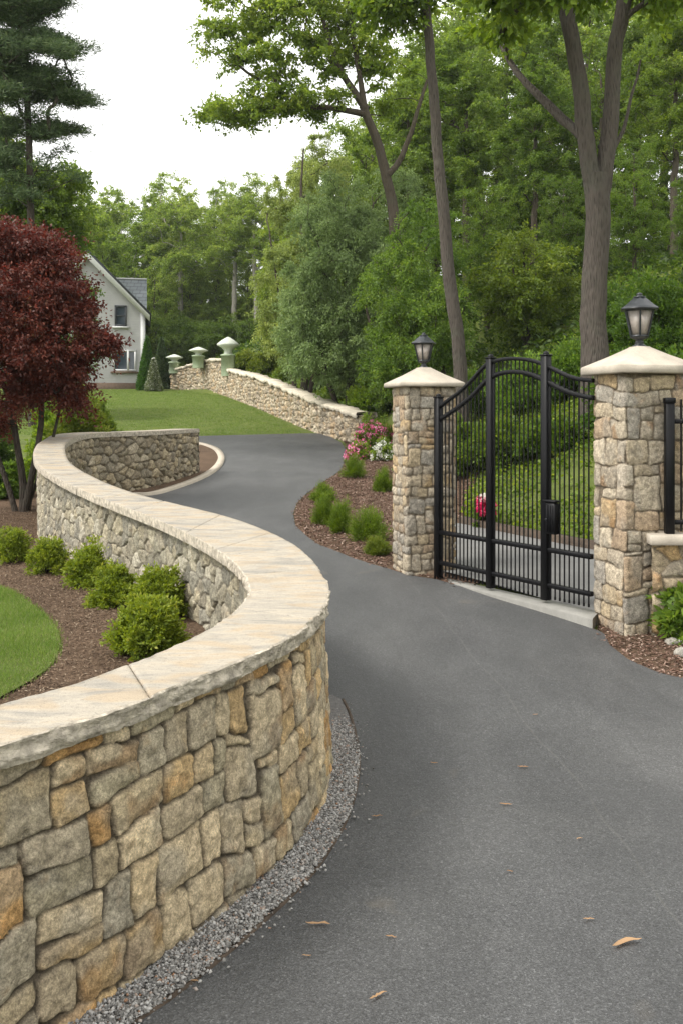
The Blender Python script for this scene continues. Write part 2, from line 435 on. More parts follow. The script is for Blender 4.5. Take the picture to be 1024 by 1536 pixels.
M['path'] = mat_plain('path_concrete', (.17, .168, .162), .85, .25, .12, 3, .002, 60)
M['bark'] = mat_bark('grey_ridged_bark', (.022, .018, .016), (.088, .075, .064), 1.3)
M['barkb'] = mat_bark('brown_bark', (.024, .019, .014), (.078, .064, .048), 1.2)
M['barkd'] = mat_bark('dark_bark', (.018, .014, .012), (.06, .05, .04), 1.5)
M['barkp'] = mat_bark('pale_bark', (.12, .11, .09), (.32, .30, .26), 1.0)
# leaves
M['leaf'] = mat_rnd('broad_leaves', [(0, (.040, .072, .014)), (.5, (.072, .120, .024)), (.85, (.115, .165, .036)), (1, (.17, .21, .055))], .5, .46, .35, True, .35)
M['leafs'] = mat_rnd('silvery_leaves', [(0, (.085, .115, .050)), (.5, (.13, .17, .078)), (1, (.22, .26, .13))], .6, .32, .35, True, .3)
M['leafy'] = mat_rnd('yellow_green_leaves', [(0, (.075, .12, .015)), (.5, (.13, .19, .025)), (1, (.24, .28, .05))], .6, .35, .3, True)
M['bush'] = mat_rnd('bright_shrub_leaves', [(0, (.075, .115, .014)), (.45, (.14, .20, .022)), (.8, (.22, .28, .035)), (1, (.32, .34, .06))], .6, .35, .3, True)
M['needle'] = mat_rnd('pine_needles', [(0, (.045, .08, .032)), (.6, (.08, .13, .05)), (1, (.14, .19, .08))], .6, .2, .3)
M['red'] = mat_rnd('maple_leaves', [(0, (.050, .014, .010)), (.55, (.115, .033, .021)), (.88, (.20, .062, .036)), (1, (.11, .085, .035))], .5, .30, .35)
M['pink'] = mat_rnd('pink_petals', [(0, (.60, .08, .20)), (.5, (.76, .20, .38)), (1, (.88, .52, .66))], .6, .3, .2)
M['white'] = mat_rnd('pale_petals', [(0, (.55, .55, .5)), (1, (.8, .8, .74))], .6, .3, .2)
M['blade'] = mat_rnd('grass_blades', [(0, (.075, .135, .022)), (.5, (.115, .195, .034)), (.9, (.17, .25, .055)), (1, (.28, .27, .13))], .6, .35, .25, noise=1.8)
M['chip'] = mat_rnd('bark_chips', [(0, (.06, .040, .026)), (.5, (.135, .092, .060)), (.85, (.22, .155, .105)), (1, (.36, .29, .21))], .9, 0, .15)
M['chipr'] = mat_rnd('red_bark_chips', [(0, (.07, .038, .026)), (.5, (.15, .088, .064)), (.85, (.25, .165, .13)), (1, (.40, .31, .25))], .9, 0, .15)
M['pebble'] = mat_rnd('gravel_stones', [(0, (.12, .117, .11)), (.5, (.29, .28, .265)), (.9, (.46, .45, .43)), (1, (.30, .17, .10))], .85, 0, .25)
M['dry'] = mat_rnd('dry_leaf', [(0, (.30, .17, .08)), (1, (.42, .27, .15))], .7, .2, .2)
def mat_siding():
    t = NT('painted_siding'); z = t.n('SeparateXYZ', {'Vector': t.coord()}).outputs[2]
    f = t.math('FRACT', t.math('MULTIPLY', z, 6.0)); g = t.noise(t.coord(), 1.5, 4)
    col = t.ramp(g, [(.3, (.36, .355, .355)), (.7, (.42, .415, .41))])
    return t.done(col, .7, t.bump(f, .015, .6), .3)
M['siding'] = mat_siding()
M['trim'] = mat_plain('white_trim', (.62, .62, .62), .6, .3, .05)
M['found'] = mat_plain('brown_foundation', (.16, .115, .085), .9, .2, .2)
def mat_shingle():
    t = NT('grey_shingles'); b = t.n('TexBrick', {'Vector': t.n('Mapping', {'Vector': t.n('NewGeometry').outputs['Position'], 'Rotation': (math.radians(90), 0, 0)}).outputs[0],
        'Color1': (.17, .19, .20, 1), 'Color2': (.22, .24, .25, 1), 'Mortar': (.10, .11, .12, 1), 'Scale': 1.0, 'Mortar Size': .02, 'Brick Width': .5, 'Row Height': .28}).outputs[0]
    return t.done(b, .9, None, .2)
M['shingle'] = mat_shingle()
M['darkroof'] = mat_plain('roof_edge', (.055, .06, .066), .85, .3, .2)
t = NT('window_glass'); M['glass'] = t.done((.035, .05, .065), .06, None, .8)
t = NT('frosted_glass'); M['frost'] = t.done(t.ramp(t.noise(t.coord(), 14, 3), [(.3, (.33, .285, .255)), (.7, (.44, .40, .365))]), .35, None, .5)
M['green_post'] = mat_plain('pale_green_painted_stone', (.33, .40, .27), .8, .25, .12, 5, .004, 30)
M['post_top'] = mat_plain('white_finial_stone', (.55, .58, .50), .8, .25, .12, 5, .004, 30)

# ------------------------------------------------------------------ ground sheet
def ground():
    xs = np.concatenate([-np.geomspace(400, 12, 40), np.arange(-11.5, -5.6, .5), np.arange(-5.5, 1.0, .07), np.arange(1.0, 14, .25), np.geomspace(14, 400, 40)])
    ys = np.concatenate([-np.geomspace(60, 4, 8), np.arange(-3, 1, .5), np.arange(1, 22.5, .07), np.arange(22.5, 36, .3), np.arange(36, 75, .6), np.geomspace(76, 600, 40)])
    X, Y = np.meshgrid(xs, ys, indexing='ij')
    Z = hh(X.ravel(), Y.ravel()).reshape(X.shape)
    far = np.clip((Y-80)/100, 0, 1)
    Z = Z+far*6*fbm(X/60, Y/60, 0, 3)
    V = np.stack([X, Y, Z], -1).reshape(-1, 3)
    F = gridF(len(xs), len(ys))
    o = mk('ground', V, F, M['grass'], smooth=True); tag(o, kind='structure')
ground()

# drive outline
base_off = .33
P_near = [castD(*p) for p in [(219,1536),(301,1475),(383,1404),(454,1338),(492,1289),(525,1229),(538,1169),(538,1130),(525,1076),(514,1055)]]
tdir = (CR[20]-CR[0])/np.linalg.norm(CR[20]-CR[0])
p0 = P_near[0]-tdir*2.2
CRn = nrm2(smooth_curve(CR, 30))
def alongR(px, py): return nearest(CR, castC(px, py))
hid = [CR[i]-CRn[i]*.02 for i in range(nearest(CR, np.array([-.4, 6.95])), nearest(CR, np.array([-4.35, 15.2])), 12)]
leg = [CR[i]+CRn[i]*.35 for i in range(nearest(CR, np.array([-4.35, 15.2])), nearest(CR, np.array([-3.9, 17.0])), 10)]
kerb = [castD(*p) for p in [(228,745),(258,736),(284,727),(305,718),(320,709),(329,700),(333,691),(331,683),(325,676),(314,671),(300,667)]]
far_e = [castD(*p) for p in [(270,663),(265,657),(300,655),(340,654),(380,653),(454,651)]]
right = [castD(*p) for p in [(478,651),(498,657),(512,665),(518,675),(518,684),(516,693),(512,706),(498,716),(479,728),(459,743),(445,757),(440,773),(443,790),(459,806),(479,820),(502,828),(527,839),(557,849),(586,857),
         (612,866),(655,872),(686,882),(698,885),(741,900),(792,915),(843,931),(886,946),(905,953),(913,971),(942,994),(988,1014),(1024,1022)]]
right += [np.array([3.1, 6.95]), np.array([4.2, 6.7]), np.array([6.5, 6.5]), np.array([7, 0.5])]
drive_poly = np.vstack([[p0+np.array([0, 0])], P_near, hid, leg, kerb, far_e, right, [[-1.0, 0.3], [-1.9, 1.0]]])
hd2 = lambda x, y: hd(x, y)
region('driveway', drive_poly, .024, M['asphalt'], hf=hd2, sp=.35, bstep=.1)

# garden side mulch and lawn
wl = [tuple(p) for p in CM[60::12][:int(560/12)] if p[1] < 15.5]
bed_poly = np.vstack([wl, [[-5.2, 17.5], [-8, 18.5], [-11, 17], [-12, 12], [-9, 6], [-4.5, 2.2], [-2.6, 2.0]]])
lawn_px = [(90,960),(91,975),(86,992),(70,1012),(45,1030),(10,1049)]
lawn_g = [castG(*p) for p in [(0,884),(20,893),(40,905),(60,920),(75,935),(85,948)]+lawn_px]
lawn_poly = np.vstack([lawn_g, [[-2.1, 4.2], [-2.6, 3.2], [-5.2, 3.2], [-7.5, 6], [-6.5, 9.5], [-4.4, 9.35]]])
zgf = lambda x, y: np.maximum(hh(x, y), zg_t(y))
region('garden_mulch_bed', bed_poly, .018, M['mulch'], hf=zgf, sp=.3)
region('garden_lawn', lawn_poly, .034, M['grass'], hf=zgf, sp=.3)

# right hand mulch beds
r_in = [castD(*p) for p in [(505,655),(518,665),(520,675),(519,684),(517,693),(513,706),(499,716),(480,728),(460,743),(446,757),(441,773),(444,790),(460,806),(480,820),(503,828),(528,839),(558,849),(587,857),(612,866),(655,872),(686,882),(698,885)]]
bedr_poly = np.vstack([r_in, [[1.5, 10.1], [1.6, 12.5], [1.9, 14.5], [2.7, 18], [2.8, 22], [2.2, 26], [.7, 28.3]]])
region('slope_mulch_bed', bedr_poly, .016, M['mulch'], hf=hd2, sp=.3)
bedn_poly = np.vstack([[castD(*p) for p in [(895,945),(905,953),(913,971),(942,994),(988,1014),(1024,1022)]], [[3.1, 6.95], [4.2, 6.7], [6.5, 6.5], [6.6, 9.3], [2.6, 9.2]]])
region('pillar_mulch_bed', bedn_poly, .014, M['mulch'], hf=hd2, sp=.3)

# gravel strip and its edging
wb = [CR[i]-CRn[i]*.06 for i in range(0, nearest(CR, np.array([-.5, 7.3])), 10)]
gr_poly = np.vstack([wb, P_near[::-1], [p0]])
M['gravelbase'] = mat_plain('gravel_bed', (.16, .155, .15), .9, .2, .3, 40, .01, 120)
region('gravel_strip', gr_poly, .030, M['gravelbase'], hf=hd2, sp=.1, bstep=.08)

def strip(P, w, z0, z1, name, mat, hf=hd2, parent=None, step=.05, rag=0.0, off=0.0):
    P = resample(P, step, it=2); N = nrm2(P); k = fbm(P[:, 0]*7, P[:, 1]*7)*rag
    z = hf(P[:, 0], P[:, 1])
    A = P+N*(off+w/2); B = P-N*(off*-1+w/2)
    V = np.stack([np.column_stack([A, z+z0]), np.column_stack([A, z+z1+k]), np.column_stack([B, z+z1+k]), np.column_stack([B, z+z0])], 1).reshape(-1, 3)
    F = gridF(len(P), 4)
    cap = np.array([[0, 1, 2, 3], [len(V)-1, len(V)-2, len(V)-3, len(V)-4]])
    return mk(name, V, np.vstack([F, cap]), mat, parent)
i69 = nearest(CR, np.array([-.4, 6.95]))
e = strip(np.vstack([[p0], P_near]), .018, -.05, .034, 'lawn_edging', M['edging'], rag=.004)
tag(e, 'thin rusty metal edging strip between the grey gravel and the asphalt', 'edging')
kb = strip(np.vstack([leg[-3:], kerb, far_e[:1]]), .16, -.1, .07, 'kerb', M['kerbc'])
tag(kb, 'pale curved concrete kerb around the bed at the far end of the sweeping wall', 'kerb')
# mulch inside the kerb, against the wall's far end
inner = np.vstack([[CR[i]-CRn[i]*.05 for i in range(nearest(CR, np.array([-4.3, 16.2])), len(CR), 10)], [CR[-1]+np.array([-.3, .5])], [castD(300, 668)], kerb[::-1], leg[::-1][:4]])
region('kerbed_mulch_bed', inner, .035, M['mulch'], hf=hd2, sp=.25)

# ------------------------------------------------------------------ stone surfaces
PAL_NEAR = np.array([(.36,.315,.225),(.29,.27,.205),(.41,.345,.235),(.39,.30,.175),(.29,.265,.21),(.46,.40,.29),(.36,.235,.11),(.38,.335,.25),(.30,.28,.225)])
PAL_MID = np.array([(.30,.27,.20),(.25,.23,.175),(.34,.30,.215),(.28,.25,.19),(.22,.205,.165),(.36,.33,.26)])
PAL_PIL = np.array([(.38,.315,.225),(.34,.29,.22),(.41,.33,.22),(.42,.31,.18),(.31,.28,.235),(.44,.375,.28),(.35,.265,.18),(.38,.33,.26)])
PAL_FAR = np.array([(.46,.38,.27),(.38,.31,.22),(.52,.45,.34),(.44,.33,.21),(.34,.29,.22)])
def smst(e0, e1, x):
    t = np.clip((x-e0)/(e1-e0), 0, 1); return t*t*(3-2*t)
def st_voronoi(u, v, cell, asp, seed, wrapn=None, jit=.8, joint=.012, mort=(.17,.15,.12), depth=.03, pal=PAL_MID, rough=.012, flat=.5, tilt=.3, roundness=.045):
    """irregular fitted field stones; returns displacement and colour"""
    uu = u/(cell*asp)+.10*fbm(u*9/asp, v*9, seed+.3, 2)*2; vv = v/cell+.10*fbm(u*9/asp, v*9, seed+9.3, 2)*2
    NU = wrapn or 1000; rs = np.random.RandomState(seed); G = rs.rand(NU+2, 64, 6)
    iu, iv = np.floor(uu).astype(int), np.floor(vv).astype(int)
    def pt(a, b):
        am = a % NU; bm = b % 64; g = G[am, bm]
        return a+.5+(g[..., 0]-.5)*jit+.5*(b % 2), b+.5+(g[..., 1]-.5)*jit, g
    best = np.full(u.shape, 9e9); bu = np.zeros(u.shape, int); bv = np.zeros(u.shape, int)
    for da in (-2, -1, 0, 1):
        for db in (-1, 0, 1):
            a, b = iu+da, iv+db; x, y, g = pt(a, b); s = .75+.5*g[..., 2]
            D = ((x-uu)**2+(y-vv)**2)*s
            m = D < best; best = np.where(m, D, best); bu = np.where(m, a, bu); bv = np.where(m, b, bv)
    x0, y0, g0 = pt(bu, bv); s0 = .75+.5*g0[..., 2]
    ed = np.full(u.shape, 9e9)
    for da in (-2, -1, 0, 1, 2):
        for db in (-2, -1, 0, 1, 2):
            if da == 0 and db == 0: continue
            x, y, g = pt(bu+da, bv+db); s = .75+.5*g[..., 2]
            D = ((x-uu)**2+(y-vv)**2)*s
            L = np.sqrt((x-x0)**2+(y-y0)**2)+1e-6
            ed = np.minimum(ed, (D-best)/(2*L*.9))
    ed = ed*cell
    k = smst(joint*.3, joint*.3+roundness, ed)**.6
    dome = smst(0, cell*.45, ed)
    til = ((uu-x0)*(g0[..., 3]-.5)+(vv-y0)*(g0[..., 4]-.5))*tilt*cell
    nz = fbm(u*22, v*22, g0[..., 5]*40, 4)*rough+fbm(u*7, v*7, g0[..., 5]*40+5, 3)*rough*1.6
    H = depth*k*(.62+.5*g0[..., 5])+depth*flat*dome+til*k+nz*k
    ci = (g0[..., 3]*len(pal)).astype(int) % len(pal)
    C = pal[ci]*(.78+.42*g0[..., 4][..., None])
    w = smst(joint*.25, joint*.9, ed)[..., None]
    C = np.array(mort)*(1-w)+C*w
    return H, C
def st_ashlar(u, v, L, H0, seed, pal=PAL_NEAR, depth=.024, gap=.0035, mort=(.055, .045, .035), k0=1.0, rg=1.0, rust=.62, gcol=(.35, .315, .25)):
    rs = np.random.RandomState(seed); cells = []; pend = []
    y = 0.0; blocked = []
    while y < H0:
        rh = rs.uniform(.115, .20)*k0
        if H0-y-rh < .08*k0: rh = H0-y
        x = -rs.rand()*.15*k0; nxt = []
        while x < L:
            w = rs.uniform(.10, .27)*k0
            b = [q for q in blocked if q[0] < x+w-1e-6 and q[1] > x+1e-6]
            if b:
                q = min(b)
                if q[0]-x > .055*k0: w = q[0]-x
                else: x = q[1]; continue
            t = rs.rand()
            if t < .20 and y+rh < H0-.12*k0 and w > .12*k0:                    # a tall stone reaching into the next course
                e = rs.uniform(.35, .9)*.15*k0; cells.append((x+w/2, y+(rh+e)/2, w/2, (rh+e)/2)); nxt.append((x, x+w, e))
            elif t < .38 and rh > .15*k0 and w > .12*k0:                        # two thin stones stacked
                f = rs.uniform(.35, .65); cells.append((x+w/2, y+rh*f/2, w/2, rh*f/2)); cells.append((x+w/2, y+rh*(1+f)/2, w/2, rh*(1-f)/2))
            else: cells.append((x+w/2, y+rh/2, w/2, rh/2))
            x += w
        # top up the tall stones' columns with a small one so no void is left
        y += rh
        nb = []
        rh2 = .115*k0
        for (a, b_, e) in nxt:
            nb.append((a, b_)); pend.append((a, b_, y+e))
        blocked = nb
        # the previous pending columns end inside this course
        for (a, b_, yy) in list(pend):
            if yy < y-1e-6: cells.append(((a+b_)/2, (yy+y)/2, (b_-a)/2, (y-yy)/2)); pend.remove((a, b_, yy))
    wu = u+.034*k0*fbm(u*3.6/k0, v*3.6/k0, seed, 2)+.012*fbm(u*13, v*13, seed+4, 2)
    wv = v+.050*k0*fbm(u*2.6/k0, v*2.8/k0, seed+20, 2)+.012*fbm(u*13, v*13, seed+31, 2)
    S = np.full(u.shape, -.02); I = np.zeros(u.shape, int); LX = np.zeros(u.shape); LY = np.zeros(u.shape)
    par = rs.rand(len(cells), 8)
    for i, (cx, cy, hw, hh_) in enumerate(cells):
        m = (abs(wu-cx) < hw+.02) & (abs(wv-cy) < hh_+.02)
        if not m.any(): continue
        p = par[i]; dx, dy = wu[m]-cx, wv[m]-cy
        a = (p[0]-.5)*.16; x = dx*math.cos(a)+dy*math.sin(a); y = -dx*math.sin(a)+dy*math.cos(a)
        hx = hw-gap+(p[1]-.5)*.16*dy; hy = hh_-gap+(p[2]-.5)*.16*dx
        r = .006+.024*p[3]; r = min(r, hw*.6, hh_*.6)
        qx, qy = abs(x)-hx+r, abs(y)-hy+r
        sd = np.sqrt(np.maximum(qx, 0)**2+np.maximum(qy, 0)**2)+np.minimum(np.maximum(qx, qy), 0)-r
        ins = -sd
        upd = ins > S[m]
        mi = np.where(m.ravel())[0][upd]
        S.ravel()[mi] = ins[upd]; I.ravel()[mi] = i; LX.ravel()[mi] = x[upd]; LY.ravel()[mi] = y[upd]
    p = par[I]
    k = np.clip((S+.002)/.008, 0, 1)**.5
    fa = fbm(u*11, v*11, p[..., 4]*50, 3); fb = fbm(u*17+30, v*17, p[..., 4]*50+3, 3)
    nz = np.round(fa*5)/5*.004+fa*.008-abs(fb)*.012+fbm(u*36, v*36, p[..., 4]*50+9, 4)*.008
    H = k*(depth*(.8+.35*p[..., 5])+nz*rg+smst(0, .05, S)*.006+(LX*(p[..., 6]-.5)+LY*(p[..., 7]-.5))*.09*rg)
    C = pal[(p[..., 6]*len(pal)).astype(int) % len(pal)]*(.85+.32*p[..., 7][..., None])
    # rust and lichen patches belong to individual stones
    ru = smst(.05, .35, fbm(u*6, v*6, p[..., 4]*30, 3))*(p[..., 5] > rust)
    C = C*(1-.55*ru[..., None])+np.array((.26, .135, .05))*.55*ru[..., None]
    gr = smst(.0, .3, fbm(u*5+40, v*5, p[..., 4]*30, 3))*.5
    C = C*(1-gr[..., None])+np.array(gcol)*gr[..., None]
    w = smst(-.003, .006, S)[..., None]
    return H, np.array(mort)*(1-w)+C*w
def face_mesh(name, P, N, z0, z1, fn, mat, parent, dv=.01, flip=False, inset=.045, batter=0.0):
    """P base curve (n,2), N outward normals, z0/z1 arrays; fn(u,v)->H,C"""
    s = np.concatenate([[0], np.cumsum(np.linalg.norm(np.diff(P, axis=0), axis=1))])
    nv = max(4, int(np.max(z1-z0)/dv)+1); t = np.linspace(0, 1, nv)
    Z = z0[:, None]+(z1-z0)[:, None]*t[None]; U = np.broadcast_to(s[:, None], Z.shape).copy()
    Vv = Z-z0.min()
    H, C = fn(U, Vv)
    H = H+batter*(1-t[None])
    X = P[:, 0][:, None]+N[:, 0][:, None]*(H-inset); Y = P[:, 1][:, None]+N[:, 1][:, None]*(H-inset)
    V = np.stack([X, Y, Z], -1).reshape(-1, 3); F = gridF(len(P), nv)
    if flip: F = F[:, ::-1]
    return mk(name, V, F, mat, parent, vcol=C.reshape(-1, 3), smooth=True)

wall = thing('curved_stone_wall', 'low S-curved retaining wall of fitted stones with a pale flat coping, sweeping beside the drive', 'wall', (0, 0, 0))
def wall_face(i0, i1, step, right, fn, dv, name='stonework', batter=0.0):
    src = CR if right else CL
    P = resample(smooth_curve(src, 4)[i0:i1], step); N = nrm2(smooth_curve(P, 12))*(1 if right else -1)
    P = P-N*.03
    zt = zcap(P[:, 1])-.085
    zb = (zd(P[:, 1])-.06) if right else (zg_t(P[:, 1])-.06)
    return face_mesh(name, P, N, zb, zt, fn, M['stone'], wall, dv, flip=not right, inset=.045-batter*.25, batter=batter)
iA = nearest(CR, np.array([-.21, 6.5]))
iT = nearest(CR, np.array([-4.24, 14.4]))
wall_face(0, iA, .0075, True, lambda u, v: st_ashlar(u, v, 8.0, 1.0, 11, pal=PAL_NEAR*np.array([1.32, 1.22, 1.11]), mort=(.105, .085, .062)), .0075, batter=.06)
wall_face(iA-1, iT, .05, True, lambda u, v: st_voronoi(u, v, .16, 1.3, 3), .05)
wall_face(iT-1, len(CR), .016, True, lambda u, v: st_voronoi(u, v, .15, 1.35, 5, depth=.05, flat=.3, tilt=.15, mort=(.15,.125,.09), pal=PAL_MID*np.array([1.12, 1.05, .98]), rough=.02, roundness=.02), .016)
iL0 = nearest(CL, np.array([-.54, 4.9])); iLT = nearest(CL, np.array([-4.8, 15.5]))
wall_face(0, iL0, .05, False, lambda u, v: st_voronoi(u, v, .16, 1.3, 8), .05)
wall_face(iL0-1, iLT, .0125, False, lambda u, v: st_voronoi(u, v, .125, 1.25, 9, jit=.95, depth=.016, flat=.2, joint=.009, mort=(.17,.15,.115), pal=PAL_MID*1.08, rough=.012, tilt=.10, roundness=.014), .0125)
wall_face(iLT-1, len(CL), .05, False, lambda u, v: st_voronoi(u, v, .16, 1.3, 12), .05)
# end face
e0, e1 = CR[-1], CL[-1]; Pn = resample(np.array([e0, e1]), .02); dn = (e1-e0)/np.linalg.norm(e1-e0); Nn = np.tile([dn[1], -dn[0]], (len(Pn), 1))*1.0
Nn = Nn*np.sign(Nn[0] @ (CR[-1]-CR[-10]))
face_mesh('stonework', Pn-Nn*.02, Nn, zd(Pn[:, 1])-.06, zcap(Pn[:, 1])-.085, lambda u, v: st_voronoi(u, v, .15, 1.3, 15, depth=.05, pal=PAL_MID*.8), M['stone'], wall, .02, flip=True)

# coping slabs: each its own rough-edged slab
def slab(i0, i1, fine, seed):
    n = max(6, int((i1-i0)*(.03/fine)))
    A = resample(CR[i0:i1+1], n=n); B = resample(CL[i0:i1+1], n=n)
    m = len(A); rs = np.random.RandomState(seed)
    s = np.concatenate([[0], np.cumsum(np.linalg.norm(np.diff(A, axis=0), axis=1))])
    Dv = A-B; wd_ = np.linalg.norm(Dv, axis=1)[:, None]; D = Dv/wd_
    th = .080; nt, ne = (26, 14) if fine < .02 else (10, 4)
    zt = lambda p: zcap(p[:, 1])
    endk = np.minimum(s, s[-1]-s); er = .011*(1-smst(0, .014, endk)); rows = []
    # profile: garden bottom -> garden top -> drive top -> drive bottom
    prof = [(0, -1+j/ne) for j in range(ne)]+[(j/nt, 0) for j in range(nt+1)]+[(1, -(j+1)/ne) for j in range(ne)]
    near = np.clip((9-A[:, 1])/4, .25, 1)
    for a, b in prof:
        Pq = B+D*wd_*a; z = zt(Pq)+b*th
        onside = (a in (0, 1))
        g = 1 if a == 1 else -1
        r = np.zeros(m)
        if onside:
            r = (fbm(s*6+seed, b*1.5+np.zeros(m), g*3.3, 3)*.018+fbm(s*18+seed, b*2.5+np.zeros(m), g*5.1, 4)*.018)*near
            if b == 0: r = r*.5-.007*near
            if b < -.7: r = r-.010*near*(-b-.7)/.3
        top = fbm(Pq[:, 0]*3, Pq[:, 1]*7, seed*.1, 4)*.0045*near
        chip = 0
        if a > 0 and a < 1:
            edge = min(a, 1-a)
            chip = -.010*near*smst(.10, 0, np.full(m, edge))*smst(-.1, .35, fbm(s*5+seed, np.full(m, 1.0 if a > .5 else 9.0), 0, 3))
        if b == 0: z = z+top+chip-er
        else: z = z+(fbm(s*5, np.full(m, a*9.), seed, 3)*.010*near if b <= -.99 else 0)
        Pq = Pq+D*(g*r)[:, None]
        rows.append(np.column_stack([Pq, z]))
    V = np.stack(rows, 1); K = V.shape[1]
    F = gridF(m, K); V = V.reshape(-1, 3)
    bot = np.stack([np.arange(m-1)*K, np.arange(m-1)*K+K-1, (np.arange(m-1)+1)*K+K-1, (np.arange(m-1)+1)*K], 1)
    # triangulated ends
    ends = []
    for r0, fl in ((0, 1), ((m-1)*K, -1)):
        c = [r0+k for k in range(K)]
        top_i = c[ne:ne+nt+1]; l = c[:ne]; r_ = c[ne+nt+1:]
        full = l+top_i+r_
        lo, hi = 0, K-1
        while hi-lo > 1:
            q = [full[lo], full[lo+1], full[hi-1], full[hi]] if hi-lo > 2 else [full[lo], full[lo+1], full[hi], full[hi]]
            if hi-lo > 2: ends.append(q[::fl])
            lo += 1; hi -= 1
    mi = np.zeros(len(F), int); jj = np.tile(np.arange(K-1), m-1)
    mi[(jj < ne) | (jj >= ne+nt)] = 1
    Fa = np.vstack([F, bot, np.array(ends)])
    mi = np.concatenate([mi, np.ones(len(bot)+len(ends), int)])
    _sm = mi == 0
    o = mk('capstone', V, Fa, [M['cap'], M['capedge']], wall, smooth=True, midx=mi); o.data.polygons.foreach_set('use_smooth', _sm); return o
rs = np.random.RandomState(4); i = 0; Lk = len(CR); k = 0
sl = np.concatenate([[0], np.cumsum(np.linalg.norm(np.diff(CM, axis=0), axis=1))])
while i < Lk-1:
    tgt = sl[i]+rs.uniform(.8, 1.25); j = int(np.searchsorted(sl, tgt)); j = min(j, Lk-1)
    if sl[-1]-sl[j] < .5: j = Lk-1
    fine = .011 if CM[i, 1] < 8 else .03
    slab(i, j, fine, k+3); i = j; k += 1

# ------------------------------------------------------------------ far rubble wall with three piers
fw = [(520,664,47),(478,651,48),(454,643,50),(431,633,50),(384,612,47),(337,594,42),(336.9,594,58),(314,586,47),(290,585,40),(255,584,29)]
base = np.array([castD(a, b) for a, b, c in fw]); hgt = np.array([EYE-(b-c-HOR)/FPX*p[1]-hd(p[0], p[1]) for (a, b, c), p in zip(fw, base)])
fwall = thing('rubble_garden_wall', 'long sloping rubble stone wall climbing the lawn from the drive to the house', 'wall')
base = np.vstack([[base[0]+(base[0]-base[1])*.35], base]); hgt = np.concatenate([[hgt[0]*.95], hgt])
Q = resample(np.column_stack([base, hgt]), .05, it=0); 
Q = np.column_stack([smooth_curve(Q[:, :2], 60), smooth_curve(Q[:, 2:], 3)])
P = Q[:, :2]; N = -nrm2(P)
zb = hd(P[:, 0], P[:, 1])-.15; rag = fbm(P[:, 0]*2.2, P[:, 1]*2.2, 3, 3)*.09+fbm(P[:, 0]*6, P[:, 1]*6, 3, 2)*.05
zt = hd(P[:, 0], P[:, 1])+Q[:, 2]+rag
face_mesh('stonework', P, N, zb, zt-.1, lambda u, v: st_voronoi(u, v, .20, 1.15, 21, depth=.05, flat=.5, joint=.012, roundness=.04, mort=(.22,.17,.12), pal=PAL_FAR*.9, rough=.05, tilt=.2), M['stonefar'], fwall, .04, flip=False, inset=.1)
B2 = P-N*.5
face_mesh('stonework', B2, -N, zb, zt-.1, lambda u, v: st_voronoi(u, v, .34, 1.2, 22, depth=.1, pal=PAL_FAR), M['stonefar'], fwall, .15, flip=True, inset=.1)
prof = []
rr = fbm(P[:, 0]*5, P[:, 1]*5, 8, 3)*.04
for o_, dz in ((.03, -.12), (.07, -.05), (.04, .0), (-.25, .02), (-.56, .0), (-.58, -.12)):
    prof.append(np.column_stack([P+N*(o_+rr[:, None]*(1 if o_ > 0 else 0)), zt+dz+(rr*.5 if dz > 0 else 0)]))
V = np.stack(prof, 1).reshape(-1, 3)
mk('coping', V, gridF(len(P), 6)[:, ::-1], M['capfar'], fwall, smooth=True)
Pe = resample(np.array([P[0]-N[0]*.45, P[0]]), .05); Ne = np.tile(unit0(P[0]-P[3]), (len(Pe), 1))
face_mesh('stonework', Pe, Ne, hd(Pe[:, 0], Pe[:, 1])-.15, np.full(len(Pe), zt[0]-.08), lambda u, v: st_voronoi(u, v, .20, 1.15, 23, depth=.05, pal=PAL_FAR*.9), M['stonefar'], fwall, .05, inset=.04)
for (px, ytop, ybase, wpx, d) in ((342.5, 505, 556, 20, 52.0), (298, 520, 544, 17, 56.6), (261.5, 531, 552, 15, 59.4)):
    jx = np.argmin(abs(P[:, 1]-d)); p = P[jx]-N[jx]*.2; sc_ = d/FPX
    X = (px-512)*sc_; zt_ = EYE-(ytop-HOR)*sc_; zb_ = EYE-(ybase+8-HOR)*sc_; w = wpx*sc_
    m = MB(); hb = (zt_-zb_); body = hb*(.50 if px > 330 else .52)
    m.lathe([(w*.66, 0), (w*.66, body), (w*.74, body+.02), (w*.74, body+.07), (w*.5, body+.12)], 4, (0, 0, 0), math.pi/4)
    pr = m.build('pier', M['green_post'], fwall); pr.location = (X, p[1], zb_)
    m = MB(); ft = hb-body-.1
    m.lathe([(w*.34, 0), (w*.28, ft*.2), (w*.5, ft*.38), (w*.86, ft*.52), (w*.84, ft*.6), (w*.5, ft*.8), (w*.12, ft*.97), (.01, ft)], 6, (0, 0, 0), .3)
    f = m.build('finial', M['post_top'], pr); f.location = (0, 0, body+.1)

